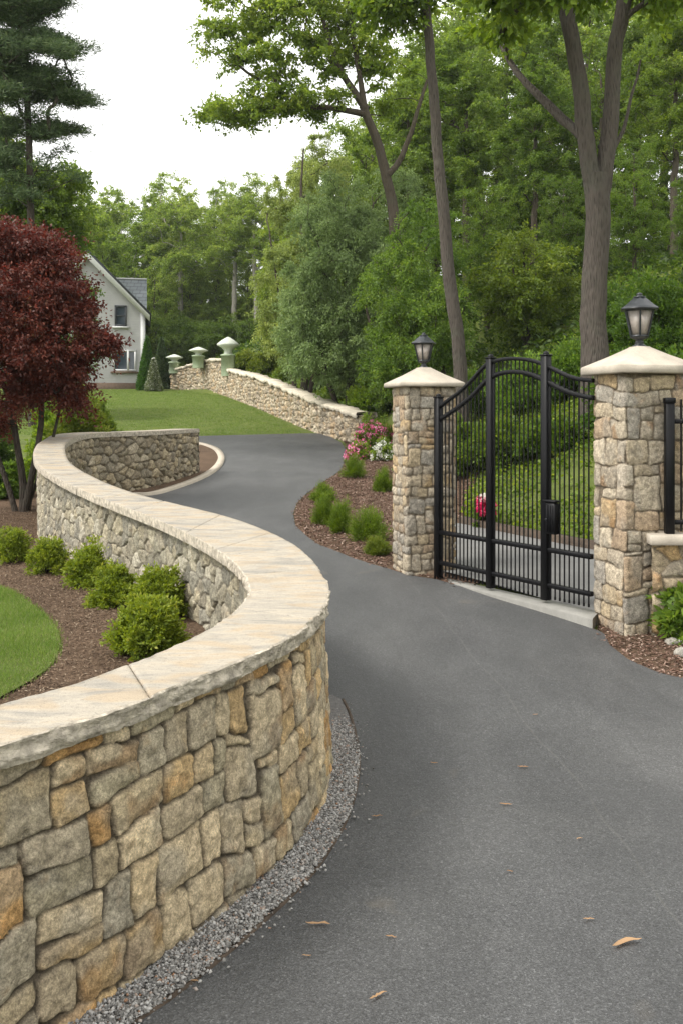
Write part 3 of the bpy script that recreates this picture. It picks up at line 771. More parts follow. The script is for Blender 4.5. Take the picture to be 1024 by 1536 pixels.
# ------------------------------------------------------------------ gate pillars
D1 = np.array([.96, .28]); D1 /= np.linalg.norm(D1); D2 = np.array([-.28, .96]); D2 /= np.linalg.norm(D2)
def pillar(C2, w1, w2, ztop, label, seed, res, capthk, apex, over, cell):
    ctr = C2+D1*w1/2+D2*w2/2; zb = float(hd(ctr[0], ctr[1]))-.25
    root = thing('stone_pillar', label, 'pillar', (ctr[0], ctr[1], 0), 0, 'stone gate pillars'); root.rotation_euler[2] = math.atan2(D1[1], D1[0])
    rc = .03; pts = []; nor = []
    hx, hy = w1/2, w2/2
    cs = [(hx-rc, -hy+rc, -90), (hx-rc, hy-rc, 0), (-hx+rc, hy-rc, 90), (-hx+rc, -hy+rc, 180)]
    for k, (cx, cy, a0) in enumerate(cs):
        for a in np.linspace(a0, a0+90, 5):
            r = math.radians(a); pts.append((cx+rc*math.cos(r), cy+rc*math.sin(r)))
    P = resample(np.array(pts+pts[:1]), res)[:-1]
    def nn(p):
        q = np.array([np.clip(p[0], -hx+.06, hx-.06), np.clip(p[1], -hy+.06, hy-.06)]); d = p-q; return d/(np.linalg.norm(d)+1e-9)
    N = np.array([nn(p) for p in P]); per = len(P)*np.linalg.norm(P[1]-P[0])
    s = np.arange(len(P))*np.linalg.norm(P[1]-P[0]); 
    nv = int((ztop-zb)/res)+1; Z = np.linspace(zb, ztop, nv)
    U = np.repeat(s[:, None], nv, 1); Vv = np.repeat((Z-zb)[None], len(P), 0)
    H, C = st_ashlar(U, Vv, per, ztop-zb, seed, pal=PAL_PIL, depth=.016, gap=.0045, mort=(.15, .12, .085), k0=cell, rg=.62, rust=.8, gcol=(.31, .28, .23))
    # warp seam is hidden on the back corner
    X = P[:, 0][:, None]+N[:, 0][:, None]*(H-.02); Y = P[:, 1][:, None]+N[:, 1][:, None]*(H-.02)
    V = np.stack([X, Y, np.repeat(Z[None], len(P), 0)], -1).reshape(-1, 3)
    mk('stonework', V, gridF(len(P), nv, True), M['stone'], root, vcol=C.reshape(-1, 3), smooth=True)
    m = MB(); ax, ay = hx+over, hy+over; z0 = ztop-.005; b = .008
    rings = [(ax-.02, ay-.02, z0), (ax-.006, ay-.006, z0), (ax, ay, z0+b), (ax, ay, z0+capthk-b), (ax-b, ay-b, z0+capthk), (ax*.52, ay*.52, z0+capthk+apex*.52), (.075, .075, z0+apex+capthk-.012), (.062, .062, z0+apex+capthk)]
    V = np.array([[(x, -y, z), (x, y, z), (-x, y, z), (-x, -y, z)] for x, y, z in rings]).reshape(-1, 3); F = []
    for r in range(len(rings)-1):
        for k in range(4): F.append([r*4+k, r*4+(k+1) % 4, r*4+4+(k+1) % 4, r*4+4+k])
    m.add(V, F); m.add(V[-4:], [[0, 1, 2, 3]]); m.add(V[:4], [[3, 2, 1, 0]])
    m.build('cap', M['capsmooth'], root)
    return ctr, z0+apex+capthk, root
CA = np.array([.715, 10.32]); CB = np.array([2.43, 8.02])
ctrA, zA, pilA = pillar(CA, .60, .50, 2.325, 'narrower stone gate pillar between the mulch bed and the hinge side of the black gate', 31, .0125, .050, .175, .07, .80)
ctrB, zB, pilB = pillar(CB, .64, .52, 2.37, 'larger stone gate pillar at the right of the gate, beside the low wall', 33, .0085, .074, .176, .075, 1.10)

def lantern(ctr, z, s, label):
    root = thing('post_lantern', label, 'lantern', (ctr[0], ctr[1], z), 0, 'lanterns on the gate pillars'); root.scale = (s, s, s)
    rot = math.radians(-90-14)
    n = 6
    m = MB(); m.lathe([(.062, 0), (.062, .012), (.045, .018), (.036, .032), (.046, .040), (.034, .048), (.036, .062), (.07, .078), (.078, .090)], 20); m.build('stem', M['lampmetal'], root, smooth=False)
    rb, rt, z0, z1 = .083, .142, .090, .345
    m = MB()
    m.lathe([(rb-.01, z0-.006), (rb+.008, z0-.006), (rb+.010, z0+.016), (rb-.004, z0+.018)], n, rot=rot)
    m.lathe([(rt-.016, z1-.018), (rt+.004, z1-.018), (rt+.006, z1+.004), (rt-.01, z1+.004)], n, rot=rot)
    for k in range(n):
        a = rot+k*2*math.pi/n; c, s_ = math.cos(a), math.sin(a)
        m.tube([(c*rb, s_*rb, z0), (c*rt, s_*rt, z1)], .0085, 6)
    m.build('frame', M['lampmetal'], root)
    for k in range(n):
        a, b = rot+k*2*math.pi/n, rot+(k+1)*2*math.pi/n; g = MB(); f = .94
        q = [(math.cos(a)*rb*f, math.sin(a)*rb*f, z0+.012), (math.cos(b)*rb*f, math.sin(b)*rb*f, z0+.012), (math.cos(b)*rt*f, math.sin(b)*rt*f, z1-.008), (math.cos(a)*rt*f, math.sin(a)*rt*f, z1-.008)]
        qi = [(x*.965, y*.965, zz) for x, y, zz in q]
        g.add(q+qi, [[0,1,2,3],[7,6,5,4],[0,4,5,1],[1,5,6,2],[2,6,7,3],[3,7,4,0]]); g.build('glass_pane', M['frost'], root)
    m = MB(); m.lathe([(.130, .338), (.185, .338), (.190, .345), (.188, .352), (.148, .378), (.105, .415), (.065, .448), (.052, .452), (.05, .452)], n, rot=rot); m.build('roof', M['lampmetal'], root)
    m = MB(); m.lathe([(.045, .448), (.056, .455), (.056, .463), (.036, .468), (.022, .474), (.028, .482), (.026, .492), (.010, .500), (.002, .503)], 16); m.build('finial', M['lampmetal'], root, smooth=True)
lantern(ctrB, zB-.002, .97, 'larger black hexagonal lantern on the right pillar beside the big forked tree')
lantern(ctrA, zA-.002, .80, 'smaller black hexagonal lantern on the left pillar')

# ------------------------------------------------------------------ gate
GA = np.array([1.056, 10.2]); GB = np.array([2.27, 8.48]); GL = np.linalg.norm(GB-GA); GD = (GB-GA)/GL
def gu(px, py=None):
    k = (px-512)/FPX; t = (k*GA[1]-GA[0])/(GD[0]-k*GD[1]); d = GA[1]+GD[1]*t
    return (t, EYE-(py-HOR)/FPX*d) if py is not None else t
gate = thing('driveway_gate', 'black metal arched driveway gate with slim pickets standing between the two stone pillars', 'gate', (GA[0], GA[1], 0), math.atan2(GD[1], GD[0]))
outer = np.array([gu(*p) for p in [(660,610),(672,600),(687,590),(708,570),(722,553),(733,544),(752,539),(773,537.5),(795,540),(811,545),(828,553),(850,564),(868,569),(889,571)]])
inn = np.array([gu(*p) for p in [(660,629),(672,621),(687,611),(708,594),(722,578),(733,567),(752,559),(773,557),(795,561),(811,568),(828,577),(850,588),(868,593),(889,597)]])
def rail(P, w, h, name):
    P = resample(np.asarray(P, float), .03, it=2) if len(P) > 2 else resample(np.asarray(P, float), .3)
    T = np.gradient(P, axis=0); T /= np.linalg.norm(T, axis=1)[:, None]; Nn = np.stack([-T[:, 1], T[:, 0]], 1); rings = []
    b = .005
    for a, c in ((-w/2, -h/2+b), (-w/2+b, -h/2), (w/2-b, -h/2), (w/2, -h/2+b), (w/2, h/2-b), (w/2-b, h/2), (-w/2+b, h/2), (-w/2, h/2-b)):
        q = P+Nn*c; rings.append(np.stack([q[:, 0], np.full(len(q), a), q[:, 1]], 1))
    V = np.stack(rings, 1).reshape(-1, 3); n = len(P); F = []
    i, j = np.meshgrid(np.arange(n-1), np.arange(8), indexing='ij'); F = np.stack([i*8+j, i*8+(j+1) % 8, (i+1)*8+(j+1) % 8, (i+1)*8+j], -1).reshape(-1, 4)
    me = mk(name, V, [F, np.array([list(range(8))[::-1], list(range((n-1)*8, n*8))])], M['black'], gate)
    return me
rail(outer, .04, .036, 'top_rail'); rail(inn, .042, .042, 'arched_rail')
zb_, zm_, z0_ = .395, .725, .262
rail([(0, zm_), (GL, zm_-.01)], .05, .045, 'middle_rail'); rail([(0, zb_), (GL, zb_-.02)], .05, .042, 'bottom_rail')
up1, up2 = gu(735), gu(818)
posts = [(0.0, 2.19, .075), (up1, gu(735, 538)[1], .075), (up2, gu(818, 534)[1], .078)]
for k, (u, zt_, w) in enumerate(posts):
    zbot = .235 if k else .20
    m = MB(); m.box((u, 0, (zbot+zt_)/2), (w, w, zt_-zbot), .005)
    m.box((u, 0, zt_+.008), (w+.014, w+.014, .016), .004); m.lathe([(.028, zt_+.016), (.030, zt_+.030), (.018, zt_+.044), (.004, zt_+.049)], 12, (u, 0, 0))
    m.build('gate_post', M['black'], gate)
bays = [(0.0, up1, 13), (up1, up2, 12), (up2, GL, 9)]
for a, b, n in bays:
    for k in range(n):
        u = a+(b-a)*(k+1)/(n+1) if b < GL else a+(b-a)*(k+1)/(n+.6)
        zt_ = np.interp(u, outer[:, 0], outer[:, 1])
        m = MB(); m.tube([(u, 0, z0_+.012), (u, 0, zt_)], .0076, 8); m.tube([(u, 0, z0_-.01), (u, 0, z0_+.02)], .0100, 8); m.build('picket', M['black'], gate)
m = MB(); bx0, bz1 = gu(824, 750); bx1, bz0 = gu(842, 802); bx0 = up2+.045; bx1 = bx0+.135
m.box(((bx0+bx1)/2, -.035, (bz0+bz1)/2-.01), (bx1-bx0-.02, .07, bz1-bz0-.02), .006); m.box(((bx0+bx1)/2-.01, -.037, bz1-.004), (bx1-bx0+.03, .085, .022), .005)
for q in range(3): m.box((bx0+.035+q*.032, -.073, (bz0+bz1)/2-.01), (.016, .012, bz1-bz0-.06), .003)
lb = m.build('lock_box', M['black'], gate)
m = MB(); m.lathe([(.011, 0), (.011, .012), (.006, .016)], 12); lk = m.build('keyhole', M['lampmetal'], lb); lk.location = (bx0+.03, -.075, (bz0+bz1)/2-.02); lk.rotation_euler = (math.radians(90), 0, 0)

# concrete sill under the gate
sf = [castD(*p) for p in [(672,876),(698,886),(741,901),(792,916),(843,932),(888,947)]]
sb = [GA+GD*t-np.array([GD[1], -GD[0]])*-.09 for t in np.linspace(-.02, GL+.02, 6)]
sb = [GA+GD*t+np.array([-GD[1], GD[0]])*.10 for t in np.linspace(0.02, GL+.0, 6)]
sf = resample(np.array(sf), n=24, it=1); sb = resample(np.array(sb), n=24)
zs = np.linspace(.215, .205, 24)
V = np.stack([np.column_stack([sf, zs*0-.05]), np.column_stack([sf, zs-.012]), np.column_stack([sf+(sb-sf)*.04, zs]), np.column_stack([sb, zs]), np.column_stack([sb, zs*0-.05])], 1).reshape(-1, 3)
F = gridF(24, 5)[:, ::-1]
o = mk('gate_sill', V, [F, np.array([[0, 1, 2, 3, 4], [119, 118, 117, 116, 115]])], M['concrete']); tag(o, 'pale curved concrete sill on the ground under the black gate', 'sill')

# path behind the gate
pp = np.array([[1.12, 10.45], [1.5, 9.95], [2.3, 8.72], [3.4, 9.1], [7, 9.2], [9, 9.3], [9, 10.4], [5.5, 10.2], [4.3, 10.55], [3.3, 11.4], [2.45, 12.6], [1.75, 13.6], [1.35, 13.6], [1.2, 12.0]])
region('path', pp, .05, M['path'], hf=hd2, sp=.3)
ke = strip(np.array([[9, 10.45], [5.5, 10.25], [4.3, 10.6], [3.3, 11.45], [2.45, 12.65], [1.75, 13.65]]), .12, -.1, .14, 'path_kerb', M['edging'])
tag(ke, 'dark low kerb along the far side of the path behind the gate', 'kerb')

# low wall and fence at the right edge
LWd = np.array([1.0, -.06]); LWd /= np.linalg.norm(LWd); LWn = np.array([LWd[1], -LWd[0]])
lw0 = np.array([2.66, 7.99]); lw = thing('low_boundary_wall', 'low stone boundary wall with a flat pale cap running right from the larger pillar', 'wall', (0, 0, 0))
P = resample(np.array([lw0, lw0+LWd*4.0]), .012); N = np.tile(LWn, (len(P), 1))
face_mesh('stonework', P, N, hd(P[:, 0], P[:, 1])-.1, np.full(len(P), .895), lambda u, v: st_voronoi(u, v, .17, 1.2, 44, depth=.018, flat=.4, tilt=.1, roundness=.02, mort=(.22,.18,.13), pal=PAL_PIL*np.array([1, .95, .85]), rough=.012), M['stone'], lw, .012)
P2 = P[::8]-LWn*.34
face_mesh('stonework', P2, -N[::8], hd(P2[:, 0], P2[:, 1])-.1, np.full(len(P2), .895), lambda u, v: st_voronoi(u, v, .17, 1.2, 45, pal=PAL_PIL), M['stone'], lw, .05, flip=True)
m = MB(); m.box((2.0, 0, .935), (4.06, .44, .085), .008); c_ = m.build('cap', M['capsmooth'], lw); c_.location = (lw0[0]-LWn[0]*.17-.0, lw0[1]-LWn[1]*.17, 0); c_.rotation_euler[2] = math.atan2(LWd[1], LWd[0])
fr0 = lw0-LWn*.085; fz = .978
fence = thing('metal_fence', 'black metal picket fence standing on the low wall right of the larger pillar', 'fence', (fr0[0], fr0[1], fz), math.atan2(LWd[1], LWd[0]))
k_ = (1003-512)/FPX; tp = (k_*fr0[1]-fr0[0])/(LWd[0]-k_*LWd[1])
for q in (tp, tp+1.9):
    m = MB(); m.box((q, 0, .57), (.075, .075, 1.14), .005); m.box((q, 0, 1.15), (.09, .09, .05), .006); m.build('fence_post', M['black'], fence)
for z in (.10, .97):
    m = MB(); m.box((tp+1.3, 0, z), (2.6, .038, .04), .004); m.build('fence_rail', M['black'], fence)
for q in range(25):
    if abs(q*.1+.1-1.9) < .05: continue
    m = MB(); m.tube([(tp+.1+q*.1, 0, .02), (tp+.1+q*.1, 0, 1.16)], .0085, 8); m.build('picket', M['black'], fence)

# ------------------------------------------------------------------ house
HD = 60.0; hz = float(hd(np.array([-14.]), np.array([60.]))[0])
house = thing('gabled_house', 'pale grey two-storey gabled house beyond the lawn, half hidden by the red maple', 'house', (-16.28, HD, 0), math.radians(12))
hw, dep = 3.6, 11.0; ez, az = EYE+158/FPX*HD, EYE+243/FPX*HD; b0 = hz-.6; bf = hz+.42
wins = [(-1.0+16.2-16.2, 0, 0, 0)]
def px2h(px): return ((px-512)/FPX*HD+16.28)/(.978-.208*(px-512)/FPX)
def pz(py): return EYE-(py-HOR)/FPX*HD
W1 = (px2h(172.5), px2h(190.5), pz(488), pz(457)); W2 = (px2h(170), px2h(204.5), pz(556), pz(524)); W3 = (px2h(120), px2h(140), pz(488), pz(457)); W4 = (px2h(95), px2h(130), pz(556), pz(524))
# gable wall with openings cut by columns
m = MB(); xs = sorted({-hw, hw, 0.0, *W1[:2], *W2[:2], *W3[:2], *W4[:2]})
roofz = lambda x: az-(az-ez)*abs(x)/hw
for a, b in zip(xs[:-1], xs[1:]):
    holes = sorted([(w[2], w[3]) for w in (W1, W2, W3, W4) if a >= w[0]-1e-6 and b <= w[1]+1e-6])
    z = bf
    for h0, h1 in holes: m.quad((a, 0, z), (b, 0, z), (b, 0, h0), (a, 0, h0)); z = h1
    m.quad((a, 0, z), (b, 0, z), (b, 0, roofz(b)), (a, 0, roofz(a)))
m.quad((hw, 0, bf), (hw, dep, bf), (hw, dep, ez), (hw, 0, ez)); m.quad((-hw, dep, bf), (-hw, 0, bf), (-hw, 0, ez), (-hw, dep, ez))
m.add([(-hw, dep, bf), (hw, dep, bf), (hw, dep, ez), (0, dep, az), (-hw, dep, ez)], [[4, 3, 2, 1, 0]])
m.build('wall', M['siding'], house)
m = MB(); m.box((0, dep/2, (b0+bf)/2), (hw*2+.06, dep+.06, bf-b0)); m.build('foundation', M['found'], house)
m = MB(); ov = .42; th = .16
for s in (-1, 1):
    dx, dz = s*hw, ez-az; l = math.hypot(hw, az-ez); ux, uz = dx/l, dz/l; nx, nz = -uz*s*s, ux*s
    nx, nz = (az-ez)/l*s, hw/l
    e = (dx+ux*ov, ez+uz*ov)
    q = [(0, -ov, az), (e[0], -ov, e[1]), (e[0], dep+ov, e[1]), (0, dep+ov, az)]
    t_ = [(x+nx*th, y, z+nz*th) for x, y, z in q]
    t_[0] = (0, -ov, az+th/nz); t_[3] = (0, dep+ov, az+th/nz)
    m.add(q+t_, [[0, 3, 2, 1], [4, 5, 6, 7], [0, 1, 5, 4], [1, 2, 6, 5], [2, 3, 7, 6]] if s > 0 else [[0, 1, 2, 3], [7, 6, 5, 4], [4, 5, 1, 0], [5, 6, 2, 1], [6, 7, 3, 2]])
rf = m.build('roof', M['darkroof'], house)
m = MB()
for s in (-1, 1):
    l = math.hypot(hw, az-ez); ux, uz = s*hw/l, (ez-az)/l
    a = np.array([0, 0, az+.02]); b = np.array([s*hw+ux*ov, 0, ez+uz*ov+.02]); h_ = np.array([0, 0, -.42])
    m.add([a+(0, -ov-.03, 0), b+(0, -ov-.03, 0), b+h_+(0, -ov-.03, 0), a+h_+(0, -ov-.03, 0), a+(0, -ov+.03, 0), b+(0, -ov+.03, 0), b+h_+(0, -ov+.03, 0), a+h_+(0, -ov+.03, 0)],
          [[0, 1, 2, 3], [7, 6, 5, 4], [3, 2, 6, 7], [1, 5, 6, 2]])
m.build('rake_board', M['trim'], house)
for s in (-1, 1): m = MB(); m.box((s*(hw-.13), -.03, (bf+ez)/2), (.3, .1, ez-bf+.1)); m.build('corner_board', M['trim'], house)
for w, nsash in ((W1, 1), (W2, 2), (W3, 1), (W4, 2)):
    m = MB(); a, b, c, d = w; f = .11
    m.box(((a+b)/2, -.01, d-f/2), (b-a, .16, f)); m.box((a+f/2, -.01, (c+d)/2), (f, .155, d-c)); m.box((b-f/2, -.01, (c+d)/2), (f, .155, d-c)); m.box(((a+b)/2, -.01, c+f/2), (b-a, .16, f))
    if nsash == 2: m.box(((a+b)/2+.22, -.02, (c+d)/2), (.13, .15, d-c-.1))
    else: m.box(((a+b)/2, -.02, (c+d)/2), (b-a-.1, .10, .06))
    wn = m.build('window', M['trim'] if nsash == 2 else M['darkroof'], house)
    m = MB(); m.quad((a, .06, c), (b, .06, c), (b, .06, d), (a, .06, d)); m.build('pane', M['glass'], wn)
    m = MB(); m.box(((a+b)/2, -.06, c-.09), (b-a+.3, .26, .12)); m.build('sill', M['found'] if nsash == 2 else M['trim'], wn)
# rear wing
wx0, wx1 = -1.0, 3.60; wz = EYE+206/FPX*68.5; m = MB()
m.quad((wx0, 6.6, bf), (wx1, 6.6, bf), (wx1, 6.6, wz-3), (wx0, 6.6, wz-3)); m.quad((wx1, 6.6, bf), (wx1, 10.8, bf), (wx1, 10.8, wz-3), (wx1, 6.6, wz-3)); m.add([(wx1, 6.6, wz-3), (wx1, 10.8, wz-3), (wx1, 8.7, wz-.1)], [[0, 1, 2]])
m.build('wing_wall', M['siding'], house)
m = MB(); m.quad((wx0, 6.2, wz-3.6), (wx1+.15, 6.2, wz-3.6), (wx1+.15, 8.7, wz), (wx0, 8.7, wz)); m.quad((wx0, 8.7, wz), (wx1+.15, 8.7, wz), (wx1+.15, 11.2, wz-3.6), (wx0, 11.2, wz-3.6)); m.build('wing_roof', M['shingle'], house)
m = MB(); m.box(((wx0+wx1)/2, 8.7, wz+.02), (wx1-wx0+.3, .2, .1)); m.build('ridge', M['trim'], house)

# ------------------------------------------------------------------ vegetation builders
def unit(v): return v/(np.linalg.norm(v, axis=-1, keepdims=True)+1e-9)
def leaf_quads(P, A, L, Wd, rng, up=.8, fold=.15):
    n = len(P); A = unit(A); Nr = unit(rng.randn(n, 3))+np.array([0, 0, up]); S = unit(np.cross(A, Nr)); Nn = np.cross(S, A)
    L = np.broadcast_to(L, (n,))[:, None]*(.7+.6*rng.rand(n, 1)); Wd = np.broadcast_to(Wd, (n,))[:, None]*(.75+.5*rng.rand(n, 1))
    v0 = P; v2 = P+A*L; mid = P+A*L*.45+Nn*L*fold
    V = np.stack([v0, mid+S*Wd/2, v2, mid-S*Wd/2], 1).reshape(-1, 3)
    F = np.arange(n*4).reshape(-1, 4)
    return V, F
def grow(rng, stems, clumps, tip=.012, maxr=.12, bow=.10):
    """stems: list of (pts, radii). clumps: (n,3) targets. Returns branch tubes attached to the nearest suitable node."""
    nodes = []; par = []; srad = []
    for P, r in stems:
        for p, q in zip(P, r): nodes.append(np.array(p)); par.append(-1); srad.append(q)
    ns = len(nodes); nodes_a = np.array(nodes); mx = [s for s in srad]
    allst = np.array(nodes)
    dist = np.array([np.min(np.linalg.norm(allst-c, axis=1)) for c in clumps]); order = np.argsort(dist)
    NP = list(nodes); paths = []; endn = {}
    arr = np.zeros((ns+len(clumps)*4, 3)); arr[:ns] = nodes_a; cnt = ns; parent = [-1]*ns; w = []
    ww = np.ones(len(arr))
    for ci in order:
        c = clumps[ci]; D = arr[:cnt]-c; dd = np.linalg.norm(D, axis=1)
        horiz = np.linalg.norm(D[:, :2], axis=1)
        pen = np.maximum(0, D[:, 2]+.25*horiz)*1.3
        k = int(np.argmin(dd+pen)); a = arr[k]; L = np.linalg.norm(c-a)
        if L < 1e-3: continue
        ids = [k]
        for t in (.35, .7, 1.0):
            p = a+(c-a)*t+rng.randn(3)*L*.05*(t < 1)+np.array([0, 0, bow*L*math.sin(t*math.pi)*.8])
            arr[cnt] = p; parent.append(ids[-1]); ids.append(cnt); cnt += 1
        paths.append(ids)
    w = np.zeros(cnt)
    for ids in paths: w[ids[-1]] += 1
    for i in range(cnt-1, ns-1, -1): w[parent[i]] += w[i] if parent[i] >= 0 else 0
    V, F, off = [], [], 0
    for ids in paths:
        P = arr[ids]; r = np.minimum(tip*np.maximum(w[ids], 1)**.5, maxr); r[0] = min(r[1]*1.15, maxr)
        if ids[0] < ns: r[0] = min(r[1]*1.25, srad[ids[0]]*.8); r = np.minimum(r, max(srad[ids[0]]*.8, .01))
        nsd = 6 if r[1] > .03 else 4
        v, f, _ = tube(P, r, nsd); V.append(v); F.append(f+off); off += len(v)
    return V, F, off
def crown_leaves(rng, clumps, cr, nl, L, Wd, flat=.55, droop=0.0, sprigs=7, up=.8, outward=None):
    n = len(clumps); per = max(1, nl//n); K = sprigs; m = max(1, per//K)
    cr = np.broadcast_to(cr, (n,))
    C = np.repeat(clumps, K, 0); R = np.repeat(cr, K)
    d = unit(rng.randn(n*K, 3)*np.array([1, 1, flat])); d[:, 2] -= droop
    st = C+d*R[:, None]*(.15*rng.rand(n*K, 1)); ln = R*(.6+.6*rng.rand(n*K))
    P = np.repeat(st, m, 0); dd = np.repeat(d, m, 0); LL = np.repeat(ln, m)
    t = rng.rand(len(P), 1)**.8
    P = P+dd*LL[:, None]*t+rng.randn(len(P), 3)*np.repeat(R, m)[:, None]*.13; P[:, 2] -= droop*LL*t[:, 0]**2*.6
    A = dd*.7+rng.randn(len(P), 3)*.7; A[:, 2] -= .15+droop
    V, F = leaf_quads(P, A, L, Wd, rng, up)
    cl = np.repeat(rng.rand(n), K*m)
    return V, F, np.clip(rng.rand(len(P))*.65+cl*.35, 0, 1)
def blob_clumps(rng, blobs, spacing=None):
    """blobs: (cx,cy,cz,rx,ry,rz,n)"""
    out = []
    for cx, cy, cz, rx, ry, rz, n in blobs:
        d = unit(rng.randn(n, 3)); r = rng.rand(n, 1)**(1/2.6); r = .22+.78*r
        lump = 1+.16*rng.randn(n, 1)*.6
        out.append(np.array([cx, cy, cz])+d*r*lump*np.array([rx, ry, rz]))
    return np.vstack(out)
def wobble(rng, P, r, step=.35, amp=.03):
    P = resample(np.asarray(P, float), step, it=2); r = np.interp(np.linspace(0, 1, len(P)), np.linspace(0, 1, len(r)), r)
    k = np.cumsum(rng.randn(len(P), 3)*amp*np.array([1, 1, 0]), 0); k -= np.linspace(0, 1, len(P))[:, None]*k[-1]; 
    return P+k*.5, r
def make_tree(name, label, cat, base, stems, blobs, nleaf, cr, L, Wd, leafmat, bark, seed, tip=.014, flat=.55, droop=0.0, up=.8, sides=12, group=None, extra=None, rough=.02, maxr=.1, zmin=None, sprigs=7):
    """stems and blobs are in local metres from the base"""
    rng = np.random.RandomState(seed); root = thing(name, label, cat, base, 0, group)
    SV, SF, off = [], [], 0; st = []
    for P, r in stems:
        P, r = wobble(rng, P, r); st.append((P, r)); fl = r.copy()
        v, f, _ = tube(P, fl, sides)
        nrm = unit(v-np.repeat(P, sides, 0)); v = v+nrm*(fbm(v[:, 0]*9, v[:, 1]*9, v[:, 2]*2.0, 3)*rough*np.repeat(r, sides)*6)[:, None]
        SV.append(v); SF.append(f+off); off += len(v)
    cl = blob_clumps(rng, blobs)
    if extra is not None: cl = np.vstack([cl, extra])
    if zmin is not None: cl = cl[cl[:, 2] > zmin]
    bv, bf_, bo = grow(rng, st, cl, tip=tip, maxr=maxr)
    SV += bv; SF += [f+off for f in bf_]
    mk('trunk', np.vstack(SV), np.vstack(SF), bark, root, smooth=True)
    V, F, a = crown_leaves(rng, cl, cr*(.7+.6*rng.rand(len(cl))), nleaf, L, Wd, flat, droop, sprigs, up)
    mk('crown', V, F, leafmat, root, fattr=a)
    return root
def color(root, c):
    for ch in root.children:
        if ch.name.startswith(('crown', 'foliage', 'frond')): ch.color = (*c, 1)
def pts_px(lst, d, base, dd=0):
    return [tuple(W(px, py, d+dd*k)-base) for k, (px, py) in enumerate(lst)]
def gz(x, y): return float(hd(np.array([x]), np.array([y]))[0])
def base_at(px, d):
    x = (px-512)/FPX*d; return np.array([x, d, gz(x, d)-.05])

# ------------------------------------------------------------------ prototypes for the wood
def proto_bushy(seed, mat, H=11, R=3.0, name='broadleaf_tree', nl=42000, L=.125, lab='x'):
    st = [([(0, 0, -.3), (.1, .05, H*.3), (-.15, .1, H*.6), (0, 0, H*.85)], [.20, .17, .11, .04])]
    bl = [(0, 0, H*.62, R*.85, R*.85, H*.36, 90), (R*.35, 0, H*.36, R*.7, R*.8, H*.18, 45), (-R*.4, .3, H*.42, R*.7, R*.7, H*.2, 45), (0, -R*.3, H*.25, R*.7, R*.6, H*.16, 35)]
    return make_tree(name, lab, 'tree', (0, 0, -50), st, bl, nl, .62, L, L*.62, mat, M['barkb'], seed, droop=.12)
def proto_slim(seed, mat, H=15, name='tall_forest_tree', nl=34000, L=.13, cb=.5, lab='x', bark=None):
    rng = np.random.RandomState(seed)
    st = [([(0, 0, -.3), (.15, 0, H*.25), (-.1, .1, H*.55), (.1, 0, H*.92)], [.22, .18, .13, .03])]
    bl = []
    for k in range(9):
        t = cb+(1-cb)*k/8.5; rr = 2.3*math.sin(min(1, (1.05-t)/(1.05-cb)*1.25+.12)*math.pi/1.6)+.3
        a = rng.rand()*6.28; bl.append((math.cos(a)*rr*.45, math.sin(a)*rr*.45, H*t, rr*.75, rr*.75, H*.085+.35, 17))
    return make_tree(name, lab, 'tree', (0, 0, -50), st, bl, nl, .55, L, L*.62, mat, bark or M['barkb'], seed, droop=.18, flat=.95)
def proto_round(seed, mat, name='understory_tree', lab='x', L=.10, nl=26000):
    st = [([(0, 0, -.3), (.1, 0, 1.2), (0, .1, 3.0)], [.09, .07, .03]), ([(0, 0, -.3), (-.4, .2, 1.2), (-.9, .3, 2.6)], [.07, .05, .02]), ([(0, 0, -.3), (.5, -.2, 1.0), (1.0, -.3, 2.3)], [.07, .05, .02])]
    bl = [(0, 0, 2.2, 1.5, 1.5, 1.5, 70), (.9, 0, 1.3, 1.1, 1.1, .9, 35), (-.9, .2, 1.4, 1.1, 1.1, 1.0, 35)]
    return make_tree(name, lab, 'tree', (0, 0, -50), st, bl, nl, .42, L, L*.6, mat, M['barkd'], seed, tip=.008, droop=.1, sprigs=8)
PB = [proto_bushy(101, M['leaf']), proto_bushy(102, M['leaf'], 12, 3.4)]
PS = [proto_slim(111, M['leaf'], nl=42000), proto_slim(112, M['leaf'], 16, cb=.42), proto_slim(113, M['leaf'], 15, cb=.56, bark=M['barkp'])]
PR = [proto_round(121, M['leaf']), proto_round(122, M['leaf'])]
used = set(); rngT = np.random.RandomState(55)
def place(protos, k, px, d, h=None, H0=None, label='', col=(1, 1, 1), group=None, wide=1.0, sink=0.0):
    p = protos[k]; b = base_at(px, d); s = (h/H0) if h else 1.0
    rz = rngT.rand()*6.28; sc_ = (s*wide, s*wide, s)
    if id(p) not in used:
        used.add(id(p)); p.location = (b[0], b[1], b[2]-sink); p.rotation_euler[2] = rz; p.scale = sc_; p['label'] = label
        if group: p['group'] = group
        r = p
    else: r = dup(p, (b[0], b[1], b[2]-sink), rz, sc_, label, group)
    color(r, col); return r

G_far = 'trees in the far wood behind the lawn'; G_hill = 'trees in the wood on the right-hand slope'
ORD = ['first', 'second', 'third', 'fourth', 'fifth', 'sixth', 'seventh', 'eighth', 'ninth', 'tenth', 'eleventh', 'twelfth', 'thirteenth', 'fourteenth', 'fifteenth', 'sixteenth', 'seventeenth', 'eighteenth', 'nineteenth', 'twentieth', 'twenty-first', 'twenty-second', 'twenty-third', 'twenty-fourth', 'twenty-fifth']
